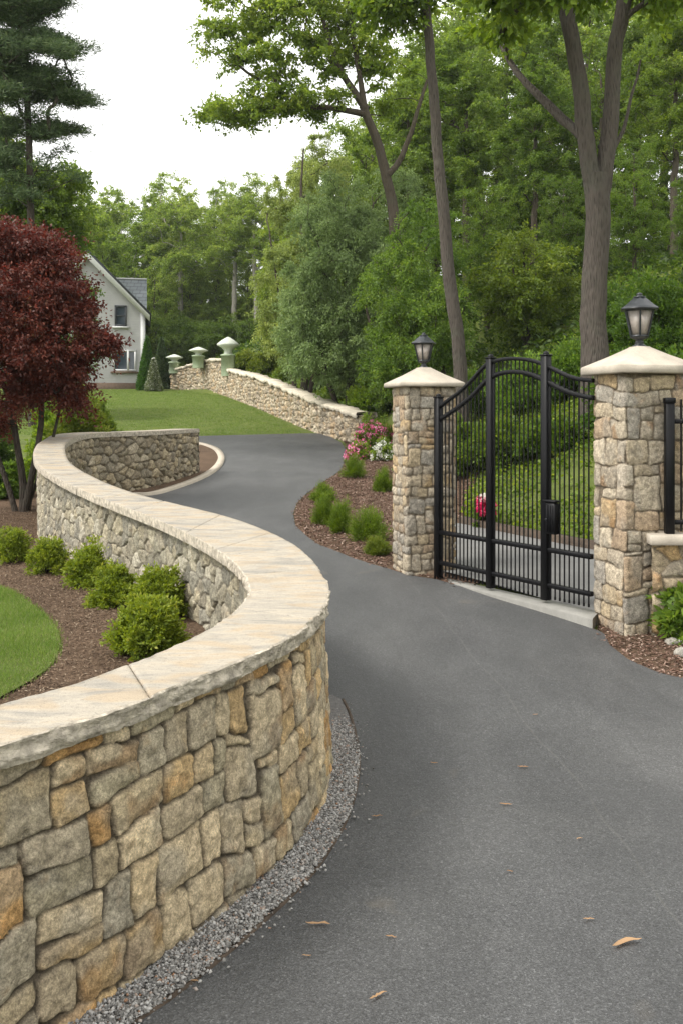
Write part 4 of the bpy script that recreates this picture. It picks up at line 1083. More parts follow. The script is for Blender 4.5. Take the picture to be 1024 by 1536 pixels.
# far wood behind the lawn: tall, pale green, trunks bare below (px, distance, top py, tint)
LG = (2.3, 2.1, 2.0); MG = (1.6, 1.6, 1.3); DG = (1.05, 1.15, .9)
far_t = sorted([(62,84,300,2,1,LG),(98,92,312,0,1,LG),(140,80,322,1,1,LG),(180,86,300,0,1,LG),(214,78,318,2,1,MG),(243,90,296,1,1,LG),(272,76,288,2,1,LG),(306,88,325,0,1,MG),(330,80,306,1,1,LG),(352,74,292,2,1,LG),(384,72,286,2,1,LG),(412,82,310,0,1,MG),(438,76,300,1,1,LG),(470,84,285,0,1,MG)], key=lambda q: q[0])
for i, (px, d, top, k, w_, c) in enumerate(far_t):
    b = base_at(px, d); zt_ = EYE-(top-HOR)/FPX*d; h = zt_-b[2]
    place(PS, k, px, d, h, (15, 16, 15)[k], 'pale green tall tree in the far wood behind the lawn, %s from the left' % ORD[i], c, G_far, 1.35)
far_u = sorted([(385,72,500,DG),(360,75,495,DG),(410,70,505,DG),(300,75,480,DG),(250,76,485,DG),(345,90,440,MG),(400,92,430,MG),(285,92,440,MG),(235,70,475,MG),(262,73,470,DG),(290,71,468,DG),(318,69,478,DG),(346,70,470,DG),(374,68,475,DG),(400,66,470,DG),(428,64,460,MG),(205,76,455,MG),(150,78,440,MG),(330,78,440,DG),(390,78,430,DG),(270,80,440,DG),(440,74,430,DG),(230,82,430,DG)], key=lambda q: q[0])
for i, (px, d, top, c) in enumerate(far_u):
    b = base_at(px, d); h = EYE-(top-HOR)/FPX*d-b[2]
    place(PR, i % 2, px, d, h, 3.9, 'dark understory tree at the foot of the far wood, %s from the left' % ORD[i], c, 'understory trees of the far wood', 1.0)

for i, (px, d, top) in enumerate(sorted([(120,86,350),(200,78,372),(232,74,392),(255,84,350),(285,77,385),(300,90,345),(325,76,400),(345,84,352),(372,75,390),(398,80,360),(420,72,372),(455,78,340),(170,92,350),(30,80,360)])):
    b = base_at(px, d); h = EYE-(top-HOR)/FPX*d-b[2]
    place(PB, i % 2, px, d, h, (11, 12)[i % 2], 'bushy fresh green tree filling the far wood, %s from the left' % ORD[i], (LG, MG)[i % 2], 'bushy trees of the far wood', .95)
# wood on the right-hand slope
hill_t = [  # px, distance, top py, kind, proto, wide, tint
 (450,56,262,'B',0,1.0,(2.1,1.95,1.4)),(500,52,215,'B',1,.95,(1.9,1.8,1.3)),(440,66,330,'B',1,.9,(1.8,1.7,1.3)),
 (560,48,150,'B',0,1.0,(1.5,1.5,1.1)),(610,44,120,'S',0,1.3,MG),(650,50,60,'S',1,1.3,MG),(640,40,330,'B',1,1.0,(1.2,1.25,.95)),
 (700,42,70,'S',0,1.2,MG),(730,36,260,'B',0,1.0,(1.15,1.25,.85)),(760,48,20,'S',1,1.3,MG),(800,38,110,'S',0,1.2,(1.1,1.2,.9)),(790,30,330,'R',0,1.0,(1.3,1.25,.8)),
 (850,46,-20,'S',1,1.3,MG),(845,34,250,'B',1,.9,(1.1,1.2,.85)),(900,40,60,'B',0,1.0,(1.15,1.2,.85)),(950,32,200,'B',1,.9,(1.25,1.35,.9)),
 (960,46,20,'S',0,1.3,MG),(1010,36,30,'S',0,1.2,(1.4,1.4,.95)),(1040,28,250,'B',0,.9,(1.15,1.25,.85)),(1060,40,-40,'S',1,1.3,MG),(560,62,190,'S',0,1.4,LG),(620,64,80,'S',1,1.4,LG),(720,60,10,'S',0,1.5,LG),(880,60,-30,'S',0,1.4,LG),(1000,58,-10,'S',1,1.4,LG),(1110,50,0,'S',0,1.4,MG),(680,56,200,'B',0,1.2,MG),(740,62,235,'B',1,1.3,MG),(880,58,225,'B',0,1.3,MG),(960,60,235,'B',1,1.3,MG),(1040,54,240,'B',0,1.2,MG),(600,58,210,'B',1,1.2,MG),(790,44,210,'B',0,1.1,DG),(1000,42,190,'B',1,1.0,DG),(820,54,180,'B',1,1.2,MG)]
adj = {'B': 'bushy broadleaf', 'S': 'tall slender', 'R': 'low spreading'}
hill_t.sort(key=lambda q: q[0]); cntr = {}
for i, (px, d, top, kd, k, w_, c) in enumerate(hill_t):
    pr, H0 = {'B': (PB, (11, 12)[k % 2]), 'S': (PS, (15, 16, 15)[k % 3]), 'R': (PR, 3.9)}[kd]
    b = base_at(px, d); h = EYE-(top-HOR)/FPX*d-b[2]
    row = 'front' if d < 38 else ('middle' if d < 50 else 'back')
    n_ = cntr.get(row, 0); cntr[row] = n_+1
    place(pr, k, px, d, h, H0, '%s tree, %s from the left in the %s rank of the slope wood' % (adj[kd], ORD[n_], row), c, G_hill, w_)
# ------------------------------------------------------------------ named individual trees
# big forked tree
d = 16.0; b = base_at(893, d)
P1 = [(893,640),(890,560),(889,500),(891,440),(894,370),(896,300),(893,262)]; w1 = [30,26,22,21,20.5,20,20]
stem = (pts_px([(892,700)]+P1, d, b), [x*d/FPX*.9 for x in [34]+w1])
stemL = (pts_px([(890,300),(882,255),(873,180),(866,110),(852,40),(838,-30),(815,-130),(790,-260)], d, b), [x*d/FPX for x in [13.5,12.5,12,11.5,11.5,10.5,8,4]])
stemR = (pts_px([(897,305),(907,250),(913,170),(917,100),(926,30),(938,-40),(955,-140),(975,-260)], d, b, .05), [x*d/FPX for x in [13.5,12.5,11.5,11.5,11,10.5,8,4]])
lim = (pts_px([(874,205),(862,192),(842,178),(815,150),(785,118),(764,92),(740,50)], d, b, .25), [x*d/FPX for x in [6,7.5,7,6,5,4,2.5]])
lim2 = (pts_px([(902,262),(918,225),(932,205),(945,150),(960,90)], d, b, .2), [x*d/FPX for x in [5,3.5,2.8,2.2,1.5]])
def bp(px, py, d0, rx, ry, rz, n, b): q = W(px, py, d0)-b; k = d0/FPX; return (q[0], q[1], q[2], rx*k, ry, rz*k, n)
make_tree('forked_tree', 'large grey-barked tree forking into two trunks behind the right pillar', 'tree', tuple(b), [stem, stemL, stemR, lim, lim2],
  [bp(800,-190,15.6,170,2.0,95,70,b), bp(960,-200,16,170,2.2,110,80,b), bp(720,-100,14.6,75,.8,60,36,b), bp(775,-40,14.2,75,.7,42,34,b), bp(845,-25,14,50,.6,26,16,b), bp(1010,-50,15.8,70,1.2,60,30,b), bp(745,30,16,30,.5,25,7,b)],
  34000, .36, .13, .085, M['leaf'], M['bark'], 201, sides=28, tip=.010, droop=.25, rough=.012, maxr=.09)
color([o for o in bpy.data.objects if o.name == 'forked_tree'][0], (1.7, 1.7, 1.1))
# tall leaning bare trunk
d = 22.0; b = base_at(690, d)
P1 = [(694,640),(690,560),(683,500),(675,440),(668,380),(661,310),(655,240),(649,160),(641,90),(635,30),(628,-40),(620,-150)]
tl = make_tree('leaning_tree', 'tall straight bare trunk leaning slightly left behind the left pillar lantern', 'tree', tuple(b), [(pts_px(P1, d, b), [x*d/FPX for x in [11,10.5,10,9.5,9,8.5,8,7.5,7,6.5,6,3.5]])],
  [bp(600,5,21.6,55,.9,26,26,b), bp(655,-45,22,80,1.2,50,40,b), bp(575,-30,21.8,60,1.0,40,26,b), bp(620,-130,22,110,1.6,70,60,b)], 20000, .4, .13, .08, M['leaf'], M['bark'], 202, sides=18, tip=.009, droop=.2, rough=.012, maxr=.05)
color(tl, (1.5, 1.5, 1.0))
# open branched tree leaning over the sky
d = 30.0; b = base_at(600, d)
S1 = (pts_px([(600,560),(598,430),(590,330),(580,270),(568,225),(556,190),(545,160)], d, b), [x*d/FPX for x in [11,10,9,8.5,7.8,7,6]])
S2 = (pts_px([(548,165),(530,135),(512,110),(498,75),(485,30),(470,-30)], d, b), [x*d/FPX for x in [6,5,4,3.2,2.6,1.5]])
S3 = (pts_px([(546,162),(540,120),(534,80),(528,30),(520,-40)], d, b), [x*d/FPX for x in [5,4,3.5,2.8,1.5]])
S4 = (pts_px([(550,172),(520,166),(480,160),(440,163),(400,162),(350,168),(320,178)], d, b, -.15), [x*d/FPX for x in [5,4.4,3.8,3,2.4,1.6,.8]])
S5 = (pts_px([(582,262),(600,240),(620,190),(640,120)], d, b), [x*d/FPX for x in [5,4,3,2]])
op = make_tree('open_crowned_tree', 'airy open-branched tree reaching left over the white sky', 'tree', tuple(b), [S1, S2, S3, S4, S5],
  [bp(350,168,29.2,52,.7,18,24,b), bp(410,148,29.4,50,.8,20,24,b), bp(470,150,29.6,45,.8,22,20,b), bp(335,55,29.6,36,.8,36,12,b), bp(385,95,29.6,48,.9,30,20,b), bp(430,40,30,70,1.2,46,40,b), bp(500,20,30,60,1.2,50,34,b), bp(370,5,30,60,1,22,16,b),
   bp(545,60,30.4,50,1.2,60,26,b), bp(520,-60,30,120,2,50,50,b), bp(580,120,30.6,45,1.2,50,20,b), bp(470,100,30,40,1.0,25,12,b)], 44000, .42, .125, .075, M['leaf'], M['barkb'], 203, tip=.010, droop=.1, flat=.35, maxr=.07)
color(op, (1.9, 1.8, 1.3))
# silvery weeping mass at the bend
def silver(nm, label, px, d, blobs, seed, nl, col=(1, 1, 1), mat='leafs', L=.105):
    b = base_at(px, d); H = max(q[1] for q in [(0, W(0, by, bd)[2]-b[2]) for bx, by, bd, *_ in blobs])
    st = [([(0, 0, -.3), (.2, .1, H*.35), (-.1, 0, H*.75), (0, .1, H*1.0)], [.17, .13, .08, .03]), ([(0, 0, -.3), (-.8, .2, H*.3), (-1.4, .3, H*.7)], [.11, .08, .03]), ([(0, 0, -.3), (.8, -.2, H*.3), (1.5, -.3, H*.7)], [.11, .08, .03])]
    r = make_tree(nm, label, 'tree', tuple(b), st, [bp(*q, b) for q in blobs], nl, .45, L, L*.42, M[mat], M['barkb'], seed, droop=.30, flat=.8, tip=.008, up=.6, zmin=.1, sprigs=8)
    color(r, col); return r
silver('silver_leaved_tree', 'broad drooping silvery green tree above the bend of the drive, right of the far wall', 520, 33,
  [(500,330,33,60,1.8,60,60), (540,400,32,90,2.0,90,110), (470,440,32.4,50,1.6,70,60), (500,510,31.8,70,1.8,60,70), (590,340,33.5,70,1.8,90,70), (575,470,31.5,70,1.5,80,80), (440,500,33,26,1.2,45,22)], 301, 130000, (1.22, 1.38, 1.05))
silver('broadleaf_tree', 'tall mid green tree behind the left pillar and the leaning trunk', 620, 27,
  [(600,440,27,55,1.4,80,50), (640,380,28,50,1.5,90,50), (650,480,26.5,50,1.3,60,44), (600,540,26,45,1.0,40,34)], 302, 60000, (1.25, 1.4, 1.0), 'leaf', .095)
silver('light_green_tree', 'light yellow-green rounded tree left of the silvery tree at the wood edge', 455, 38,
  [(430,400,38,36,1.6,60,40), (440,300,40,40,1.6,50,36), (420,480,37,28,1.3,45,28), (480,260,42,50,1.8,50,40)], 303, 60000, (1.6, 1.6, .9))

# left side: pine, deciduous behind it, red maple
d = 24.0; b = base_at(42, d)
rngp = np.random.RandomState(77)
P1 = [(50,640),(49,500),(48,330),(46,250),(45,180),(41,110),(36,40),(30,-40),(26,-140)]
plates = [(88,71,52,5,-2),(60,62,44,9,0),(95,141,48,6,2),(66,122,40,11,0),(115,144,24,3,1),(90,192,34,4,3),(62,203,16,4,0),(20,112,34,9,0),(2,140,26,9,-2),(0,70,46,18,0),(34,22,44,12,0),(62,2,36,9,0),(0,-10,70,22,0),(50,-50,70,20,0),(8,190,18,6,0),(4,240,26,10,0)]
cl = []
for (px, py, rx, ry, dd) in plates:
    n = int(8+rx*ry/17)
    q = rngp.randn(n, 3)*.5; q = np.clip(q, -1, 1)
    for t in q: cl.append(W(px+t[0]*rx, py+t[1]*ry*1.35+abs(px+t[0]*rx-45)*.10-3+4*math.sin(t[0]*7+px), d+dd*.3+t[2]*rx/FPX*d)-b)
for _ in range(70):
    py = rngp.uniform(-40, 300); cl.append(W(40+rngp.randn()*30-(6 if py < 100 else 14), py+rngp.randn()*4, d+rngp.randn()*.5)-b)
cl = np.array(cl)
pine = thing('pine_tree', 'tall pine with layered boughs against the sky at the upper left', 'tree', tuple(b))
PP, rr_ = wobble(rngp, pts_px(P1, d, b), [x*d/FPX for x in [7,6.5,6,5.5,5,4.5,4,3,1]], amp=.01)
v, f, _ = tube(PP, rr_, 14); bv, bf_, _o = grow(rngp, [(PP, rr_)], cl, tip=.010, maxr=.05, bow=-.05)
mk('trunk', np.vstack([v]+bv), np.vstack([f]+[q+len(v) for q in bf_]), M['barkd'], pine, smooth=True)
nl = 190; C = np.repeat(cl, nl, 0)+rngp.randn(len(cl)*nl, 3)*np.array([.17, .17, .06]); A = rngp.randn(len(C), 3)*np.array([1, 1, .6])+np.array([.25, 0, .25])
V, F = leaf_quads(C, A, .16, .022, rngp, .5, .05)
mk('crown', V, F, M['needle'], pine, fattr=np.clip(rngp.rand(len(C)), 0, 1))
def lefty(nm, label, px, d, blobs, seed, nl, col, mat='leaf', L=.11):
    b = base_at(px, d); H = max(W(0, q[1], q[2])[2]-b[2] for q in blobs)
    st = [([(0, 0, -.3), (.15, .1, H*.4), (0, 0, H*1.0)], [.16, .12, .03])]
    r = make_tree(nm, label, 'tree', tuple(b), st, [bp(*q, b) for q in blobs], nl, .5, L, L*.6, M[mat], M['barkb'], seed, droop=.15); color(r, col); return r
lefty('shade_tree', 'dark leafy tree below the pine at the left edge', 10, 28, [(25,290,28,60,1.8,45,60), (-10,220,28,40,1.8,50,40), (60,300,28,45,1.6,45,44), (0,360,28,80,2,60,50), (85,335,27.6,34,1.2,45,26), (95,270,27.8,22,1,22,10)], 401, 60000, (1.5, 1.5, 1.15))
lefty('birch_like_tree', 'thin pale green tree between the pine and the house gable', 125, 68, [(118,300,68,22,1.6,40,24), (135,345,68,38,1.8,36,40), (160,380,69,34,1.8,30,30), (110,400,66,40,2,50,40), (75,340,67,30,2,50,30)], 402, 40000, (2.2, 2.1, 1.6), L=.15)
lefty('edge_tree', 'mid green tree filling the gap behind the red maple', 60, 40, [(60,440,40,90,2.4,80,70), (20,540,38,80,2,60,50), (120,520,38,30,1.4,50,20)], 403, 42000, (.9, 1.05, .9))

d = 15.4; b = np.array([-5.22, d, float(zg_t(d))-.05])
ms = [(pts_px([(34,790),(38,740),(28,690),(18,650),(12,600),(20,520)], d, b), [.075,.065,.055,.05,.045,.02]), (pts_px([(36,785),(44,735),(52,690),(58,640),(62,580),(70,480)], d, b, -.05), [.06,.055,.05,.045,.04,.015]), (pts_px([(40,780),(52,730),(70,690),(88,640),(100,590),(120,500)], d, b, .05), [.035,.03,.028,.025,.02,.01]),(pts_px([(30,790),(10,720),(-25,640),(-60,560)], d, b, .08), [.05,.045,.04,.02])]
make_tree('red_maple', 'dark red Japanese maple with several thin trunks behind the wall at left', 'tree', tuple(b), ms,
  [bp(48,388,15.4,62,.9,50,70,b), bp(80,440,15.2,58,.9,50,70,b), bp(10,460,15,90,1.1,80,100,b), bp(60,530,15,84,1.0,38,80,b), bp(-70,450,15.4,90,1.1,100,60,b), bp(152,512,15,22,.4,12,14,b), bp(120,480,15.1,26,.5,20,18,b), bp(110,594,15.1,18,.3,12,7,b), bp(10,352,15.4,50,.8,22,22,b), bp(15,585,15,50,.8,26,24,b), bp(85,575,15.2,40,.7,22,20,b), bp(-20,620,15.4,40,.8,24,14,b)],
  88000, .29, .062, .033, M['red'], M['barkd'], 404, tip=.0055, droop=.2, flat=.5, maxr=.03, sides=10, rough=.02, sprigs=8)

# ------------------------------------------------------------------ shrubs
def shrub(name, label, cat, base, r, h, nl, L, Wd, mat, seed, group=None, nc=60, droop=0., spiky=False, col=None, wood=True):
    rng = np.random.RandomState(seed); root = thing(name, label, cat, tuple(base), rng.rand()*6, group)
    d = unit(rng.randn(nc, 3)); d[:, 2] = abs(d[:, 2])*1.25-.20; rad = (.35+.65*rng.rand(nc, 1)**.5)*(1+.10*rng.randn(nc, 1))
    cl = d*rad*np.array([r*.86, r*.86, h*.78])+np.array([0, 0, h*.20])
    if wood:
        SV, SF, off = [], [], 0
        for k in range(0, nc, 3):
            v, f, _ = tube(np.array([[0, 0, -.03], cl[k]*.5*np.array([.8, .8, 1]), cl[k]]), [.006*r/.3, .004*r/.3, .0015], 4); SV.append(v); SF.append(f+off); off += len(v)
        mk('stems', np.vstack(SV), np.vstack(SF), M['barkd'], root)
    per = nl//nc; P = np.repeat(cl, per, 0); dd = np.repeat(unit(cl-np.array([0, 0, h*.05])), per, 0)
    cs = r*.27
    if spiky:
        t = rng.rand(len(P), 1); P = P*(.55+.55*t)+rng.randn(len(P), 3)*cs*.45; A = dd*1.3+rng.randn(len(P), 3)*.45
    else:
        sp = unit(rng.randn(nc*6, 3)+np.repeat(unit(cl), 6, 0)*.9); sp = np.repeat(sp, max(1, per//6)+1, 0)[:len(P)] if len(np.repeat(sp, max(1, per//6)+1, 0)) >= len(P) else dd
        P = np.repeat(cl, per, 0)+sp*cs*(rng.rand(len(P), 1)*1.25)+rng.randn(len(P), 3)*cs*.16; A = sp*.8+dd*.4+rng.randn(len(P), 3)*.5
    P[:, 2] = np.maximum(P[:, 2], .012)
    V, F = leaf_quads(P, A, L, Wd, rng, .6)
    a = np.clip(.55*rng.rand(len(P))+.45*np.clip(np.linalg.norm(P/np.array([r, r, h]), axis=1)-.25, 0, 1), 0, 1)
    o = mk('foliage', V, F, mat, root, fattr=a)
    o.color = (*(col or (1, 1, 1)), 1)
    return root
def gpt(px, py): p = castG(px, py); return (p[0], p[1], float(zg_t(p[1]))+.01)
def dpt(px, py): p = castD(px, py); return (p[0], p[1], float(hd(p[0], p[1]))+.01)
gb = [(220,985,54,.50,'largest of the row, nearest the wall coping'),(236,930,46,.42,'directly behind the largest shrub'),(174,910,36,.40,'third from the front of the row'),(136,882,38,.36,'fourth from the front, above the third'),(73,862,32,.32,'fifth from the front, beside the left wall end'),(18,846,32,.32,'last of the row at the left edge')]
for i, (px, py, rp, hgt_, lab) in enumerate(gb):
    p = gpt(px, py); r = rp*p[1]/FPX
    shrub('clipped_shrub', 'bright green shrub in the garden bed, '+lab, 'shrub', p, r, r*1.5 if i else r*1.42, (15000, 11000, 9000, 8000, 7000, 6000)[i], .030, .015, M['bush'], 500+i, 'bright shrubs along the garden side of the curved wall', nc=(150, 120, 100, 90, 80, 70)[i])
rb = [(553,812,27,1.55,'largest, close to the pillar foot'),(510,800,17,2.4,'upright one left of the largest'),(487,788,16,2.3,'left of the upright one near the drive edge'),(484,752,17,1.2,'small one behind the pair at the bend'),(530,718,17,1.7,'below the pink azaleas'),(574,738,14,1.9,'half hidden behind the pillar'),(566,834,17,1.1,'lowest, at the foot of the pillar')]
for i, (px, py, rp, hk, lab) in enumerate(rb):
    p = dpt(px, py); r = rp*1.2*p[1]/FPX
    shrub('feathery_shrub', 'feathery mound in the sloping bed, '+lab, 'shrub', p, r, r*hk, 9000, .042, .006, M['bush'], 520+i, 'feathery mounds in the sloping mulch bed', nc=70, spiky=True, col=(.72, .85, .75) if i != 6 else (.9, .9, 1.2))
# azaleas
def flowers(root, mat, n, r, h, seed, L=.035, clump=9, name='blossom', off=(0, 0, 0)):
    rng = np.random.RandomState(seed); d = unit(rng.randn(n, 3)); d[:, 2] = abs(d[:, 2])*.9+.1; d[:, 1] = -abs(d[:, 1])*.7+rng.randn(n)*.2
    C = d*np.array([r, r, h])*.95+np.array(off); C = np.repeat(C, clump, 0)+rng.randn(n*clump, 3)*L*.5
    V, F = leaf_quads(C, rng.randn(len(C), 3), L, L*.8, rng, .2); return mk(name, V, F, mat, root, fattr=rng.rand(len(C)))
for i, (px, py, rp, hk, mt, n, lab) in enumerate([(556,676,26,1.7,'pink',64,'deep pink flowers at the drive bend'),(536,690,17,1.3,'pink',50,'pale pink flowers at the very edge of the drive'),(574,692,18,1.6,'white',60,'white flowers against the left pillar'),(580,668,18,1.5,'pink',40,'a few pink flowers behind the white one')]):
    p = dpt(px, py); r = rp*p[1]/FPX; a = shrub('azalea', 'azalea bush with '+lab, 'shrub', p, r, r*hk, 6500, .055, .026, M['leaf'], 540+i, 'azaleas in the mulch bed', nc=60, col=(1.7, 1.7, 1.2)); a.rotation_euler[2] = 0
    flowers(a, M[mt], n, r, r*hk*1.05, 560+i, .058)
# shrubs between far wall end, pillar and wood
mids = [(548,640,30,2.0,'leaf',(1.9,1.9,1.2),'light green shrub behind the azaleas'),(575,622,34,2.0,'leafs',(1.3,1.4,.9),'tall loose shrub rising behind the left pillar'),(520,600,22,1.5,'leafs',(.9,1.0,.7),'grey-green shrub behind the end of the rubble wall'),
        (480,585,24,1.3,'leaf',(.8,.95,.8),'dark low shrub at the wood edge above the rubble wall'),(440,572,28,1.1,'leafy',(.8,.9,.9),'lime green low shrub above the rubble wall'),(405,560,30,1.0,'leafy',(1,1,1),'yellow-green low shrub near the tallest pier'),(370,552,22,.9,'leafy',(1,1,1),'lime shrub just right of the tallest pier'),
        (510,592,20,2.0,'leaf',(.7,.85,.7),'dark upright shrub under the silvery tree'),(600,610,28,1.8,'leaf',(1.0,1.1,.9),'mid green shrub left of the pillar cap')]
for i, (px, py, rp, hk, mt, c, lab) in enumerate(mids):
    p = dpt(px, py); r = rp*p[1]/FPX; shrub('woodland_shrub', lab, 'shrub', p, r, r*hk, 9000, .075+.0012*p[1], .045+.0005*p[1], M[mt], 580+i, None, nc=70, col=c)
# shrubs on the slope beyond the gate
sl_ = [(760,16.5,62,.95,'leaf',(1.0,1.1,.7),'leafy shrub on the slope seen through the middle of the gate'),(700,17.5,50,1.2,'leaf',(.95,1.05,.7),'low leafy shrub on the slope behind the left bay of the gate'),(830,15.5,50,.85,'leaf',(.8,.95,.6),'mid green shrub behind the right bay of the gate'),
       (800,20,70,1.0,'leaf',(1.1,1.3,.9),'fresh green shrub above the gate arch'),(870,19,60,1.1,'leaf',(1.0,1.2,.85),'green shrub left of the forked trunk foot'),(955,14.5,75,1.2,'leaf',(.75,.95,.65),'leafy shrub behind the right lantern'),(1020,13.5,70,1.5,'leaf',(.75,.95,.65),'leafy shrub behind the fence at the right edge'),
       (730,23,60,1.0,'leaf',(.8,.95,.7),'low shrub between the leaning trunk and the gate arch'),(640,20,50,1.2,'leaf',(.85,1.0,.75),'leafy shrub behind the left pillar'),(985,18,70,1.8,'leaf',(.8,1.0,.7),'tall shrub right of the forked tree'),(925,22,60,1.5,'leaf',(.8,1.0,.7),'shrub right behind the forked trunk')]
for i, (px, dd, rp, hk, mt, c, lab) in enumerate(sl_):
    x = (px-512)/FPX*dd; p = (x, dd, gz(x, dd)); r = rp*dd/FPX; shrub('slope_shrub', lab, 'shrub', p, r, r*hk, 14000, .075, .045, M[mt], 600+i, None, nc=110, col=c)
# under the maple
for i, (px, py, rp, hk, mt, c, lab) in enumerate([(118,662,52,2.9,'leafy',(1,1,1),'yellow-green shrub under the right side of the red maple'),(10,745,30,1.6,'leaf',(1.1,1.3,.9),'green shrub behind the maple trunks at the left edge'),(80,690,45,2.8,'leaf',(1.5,1.6,.9),'mid green shrub between the maple trunks and the wall'),(150,645,30,3.2,'leafy',(.9,1.0,.9),'small lime shrub at the lawn edge beside the maple'),(-30,700,60,1.7,'leaf',(.6,.75,.6),'dark shrub at the left edge beyond the maple')]):
    dd = (17.5, 17, 18.5, 22, 20)[i]; x = (px-512)/FPX*dd; p = (x, dd, float(zg_t(dd))); r = rp*dd/FPX; shrub('border_shrub', lab, 'shrub', p, r, r*hk, 14000, .07, .036, M[mt], 620+i, None, nc=80, col=c)
p = (-5.05+.1, 16.3, float(zg_t(16.3))); rs_ = shrub('red_leaved_shrub', 'low red-leaved shrub between the maple trunk and the wall', 'shrub', p, .28, .45, 3500, .05, .025, M['red'], 640, nc=40)
# conical evergreens by the house
def cone_tree(name, label, base, r, h, mat, seed, flower=None, col=(1, 1, 1)):
    rng = np.random.RandomState(seed); root = thing(name, label, 'tree', tuple(base))
    m = MB(); m.tube([(0, 0, -.1), (0, 0, h*.5), (0, 0, h*.95)], [.06, .04, .01], 6, cap=False); m.build('trunk', M['barkd'], root)
    n = 14000; t = 1-np.sqrt(rng.rand(n)); a = rng.rand(n)*6.283; rr = r*(1-t)*(.55+.45*rng.rand(n))*(1+.12*np.sin(a*5+t*20)); P = np.stack([rr*np.cos(a), rr*np.sin(a), t*h+.05], 1)
    A = np.stack([np.cos(a), np.sin(a), np.full(n, .5)], 1)+rng.randn(n, 3)*.4; V, F = leaf_quads(P, A, .15, .07, rng); o = mk('crown', V, F, mat, root, fattr=rng.rand(n)); o.color = (*col, 1)
    if flower:
        q = rng.rand(n) < .10; V, F = leaf_quads(P[q]*1.04, A[q], .13, .12, rng); mk('blossom', V, F, M['white'], root, fattr=rng.rand(q.sum()))
    return root
bz = base_at(221, 58.5); cone_tree('conical_evergreen', 'narrow dark green cone-shaped evergreen at the house corner', bz, .62, 3.4, M['leaf'], 651, col=(.6, .95, .8))
bz = base_at(231, 57.5); cone_tree('flowering_cone_tree', 'small cone-shaped tree covered in white blossom right of the house', bz, .48, 2.0, M['leafs'], 652, True)
bz = base_at(243, 60.5); cone_tree('dark_evergreen', 'very dark evergreen between the white-flowering cone and the wall pier', bz, .7, 3.4, M['needle'], 653)
# peony seen through the gate
p = np.array([2.12, 11.55, gz(2.12, 11.55)]); p = W(726, 757, 13.4); p[2] = gz(p[0], p[1])
hh_f = EYE-(757-HOR)/FPX*13.4-p[2]
fl = shrub('peony', 'peony with one large crimson and white bloom behind the gate', 'flower', p, .16, max(.2, hh_f+.05), 2500, .06, .03, M['leaf'], 660, nc=30, col=(1.1, 1.2, .9)); fl.rotation_euler[2] = 0
rg = np.random.RandomState(9)
C = np.clip(rg.randn(420, 3), -1.7, 1.7)*np.array([.055, .05, .06])+np.array([0, -.14, hh_f]); V, F = leaf_quads(C, unit(C-np.array([0, -.1, hh_f]))+rg.randn(420, 3)*.3, .06, .05, rg, .2); mk('bloom', V, F, mat_rnd('crimson_petals', [(0, (.45, .02, .07)), (.8, (.7, .06, .16)), (1, (.85, .4, .5))], .6, .3), fl, fattr=rg.rand(420))
C = np.clip(rg.randn(140, 3), -1.7, 1.7)*np.array([.05, .03, .025])+np.array([-.01, -.15, hh_f+.11]); V, F = leaf_quads(C, rg.randn(140, 3), .05, .05, rg, .2); mk('bloom', V, F, M['white'], fl, fattr=rg.rand(140)).name = 'white_petals'
# plant with pale flowers at the right pillar's foot, and stones
q = castD(1022, 958); hy = shrub('hydrangea', 'leafy plant with cream flower heads in front of the low wall', 'plant', (q[0], q[1], gz(*q)), .26, .46, 2600, .095, .05, M['leaf'], 670, nc=46, col=(1.5, 1.6, 1.2)); hy.rotation_euler[2] = 0
flowers(hy, M['white'], 16, .24, .42, 671, .022, 22)
def rock(label, c, s, seed):
    rng = np.random.RandomState(seed); n, k = 16, 9; th = np.linspace(0, math.pi, k); a = np.arange(n)/n*6.283
    V = np.stack([np.sin(th)[None]*np.cos(a)[:, None], np.sin(th)[None]*np.sin(a)[:, None], np.repeat(np.cos(th)[None], n, 0)], -1)
    V = V*(1+.35*fbm(V[..., 0]*1.3+seed, V[..., 1]*1.3, V[..., 2]*1.3, 3))[..., None]*np.array(s)
    o = mk('rock', V.reshape(-1, 3), gridF(n, k, True)[:, ::-1], M['stone'], smooth=True, vcol=np.tile(np.array([[.33, .31, .27]]), (n*k, 1))); o.location = c
    tag(o, label, 'rock', 'rocks under the hydrangea')
q = castD(1008, 968); rock('small grey rock under the flowering plant, nearer the pillar', (q[0], q[1], gz(*q)+.02), (.07, .05, .045), 1)
q = castD(1024, 985); rock('small grey rock under the flowering plant at the photo edge', (q[0], q[1], gz(*q)+.02), (.08, .06, .06), 2)

# ------------------------------------------------------------------ ground cover, chips, gravel, grass, litter
def cover(name, label, pts, zf, L, Wd, mat, seed, hgt_=.08, up=1.0, kind='stuff', vert=.6, col=None):
    rng = np.random.RandomState(seed); z = zf(pts[:, 0], pts[:, 1]); P = np.column_stack([pts, z+rng.rand(len(pts))*hgt_]); A = rng.randn(len(P), 3); A[:, 2] = abs(A[:, 2])*vert
    V, F = leaf_quads(P, A, L, Wd, rng, up); o = mk(name, V, F, mat, fattr=rng.rand(len(P))); tag(o, label, kind=kind)
    if col: o.color = (*col, 1)
    return o
rngs = np.random.RandomState(70)
hp = [[1.75, 13.75], [2.5, 12.8], [3.4, 11.6], [4.4, 10.8], [6.5, 10.6], [9, 12], [14, 20], [18, 32], [8, 40], [4, 32], [2.6, 24], [2.5, 18]]
pts = scatter(hp, 110000, rngs); dens = fbm(pts[:, 0]*.8, pts[:, 1]*.8, 2, 3)+.45; keep = rngs.rand(len(pts)) < np.clip(dens*1.5, .25, 1)*np.clip(22/pts[:, 1], .3, 1.6); pts = pts[keep]
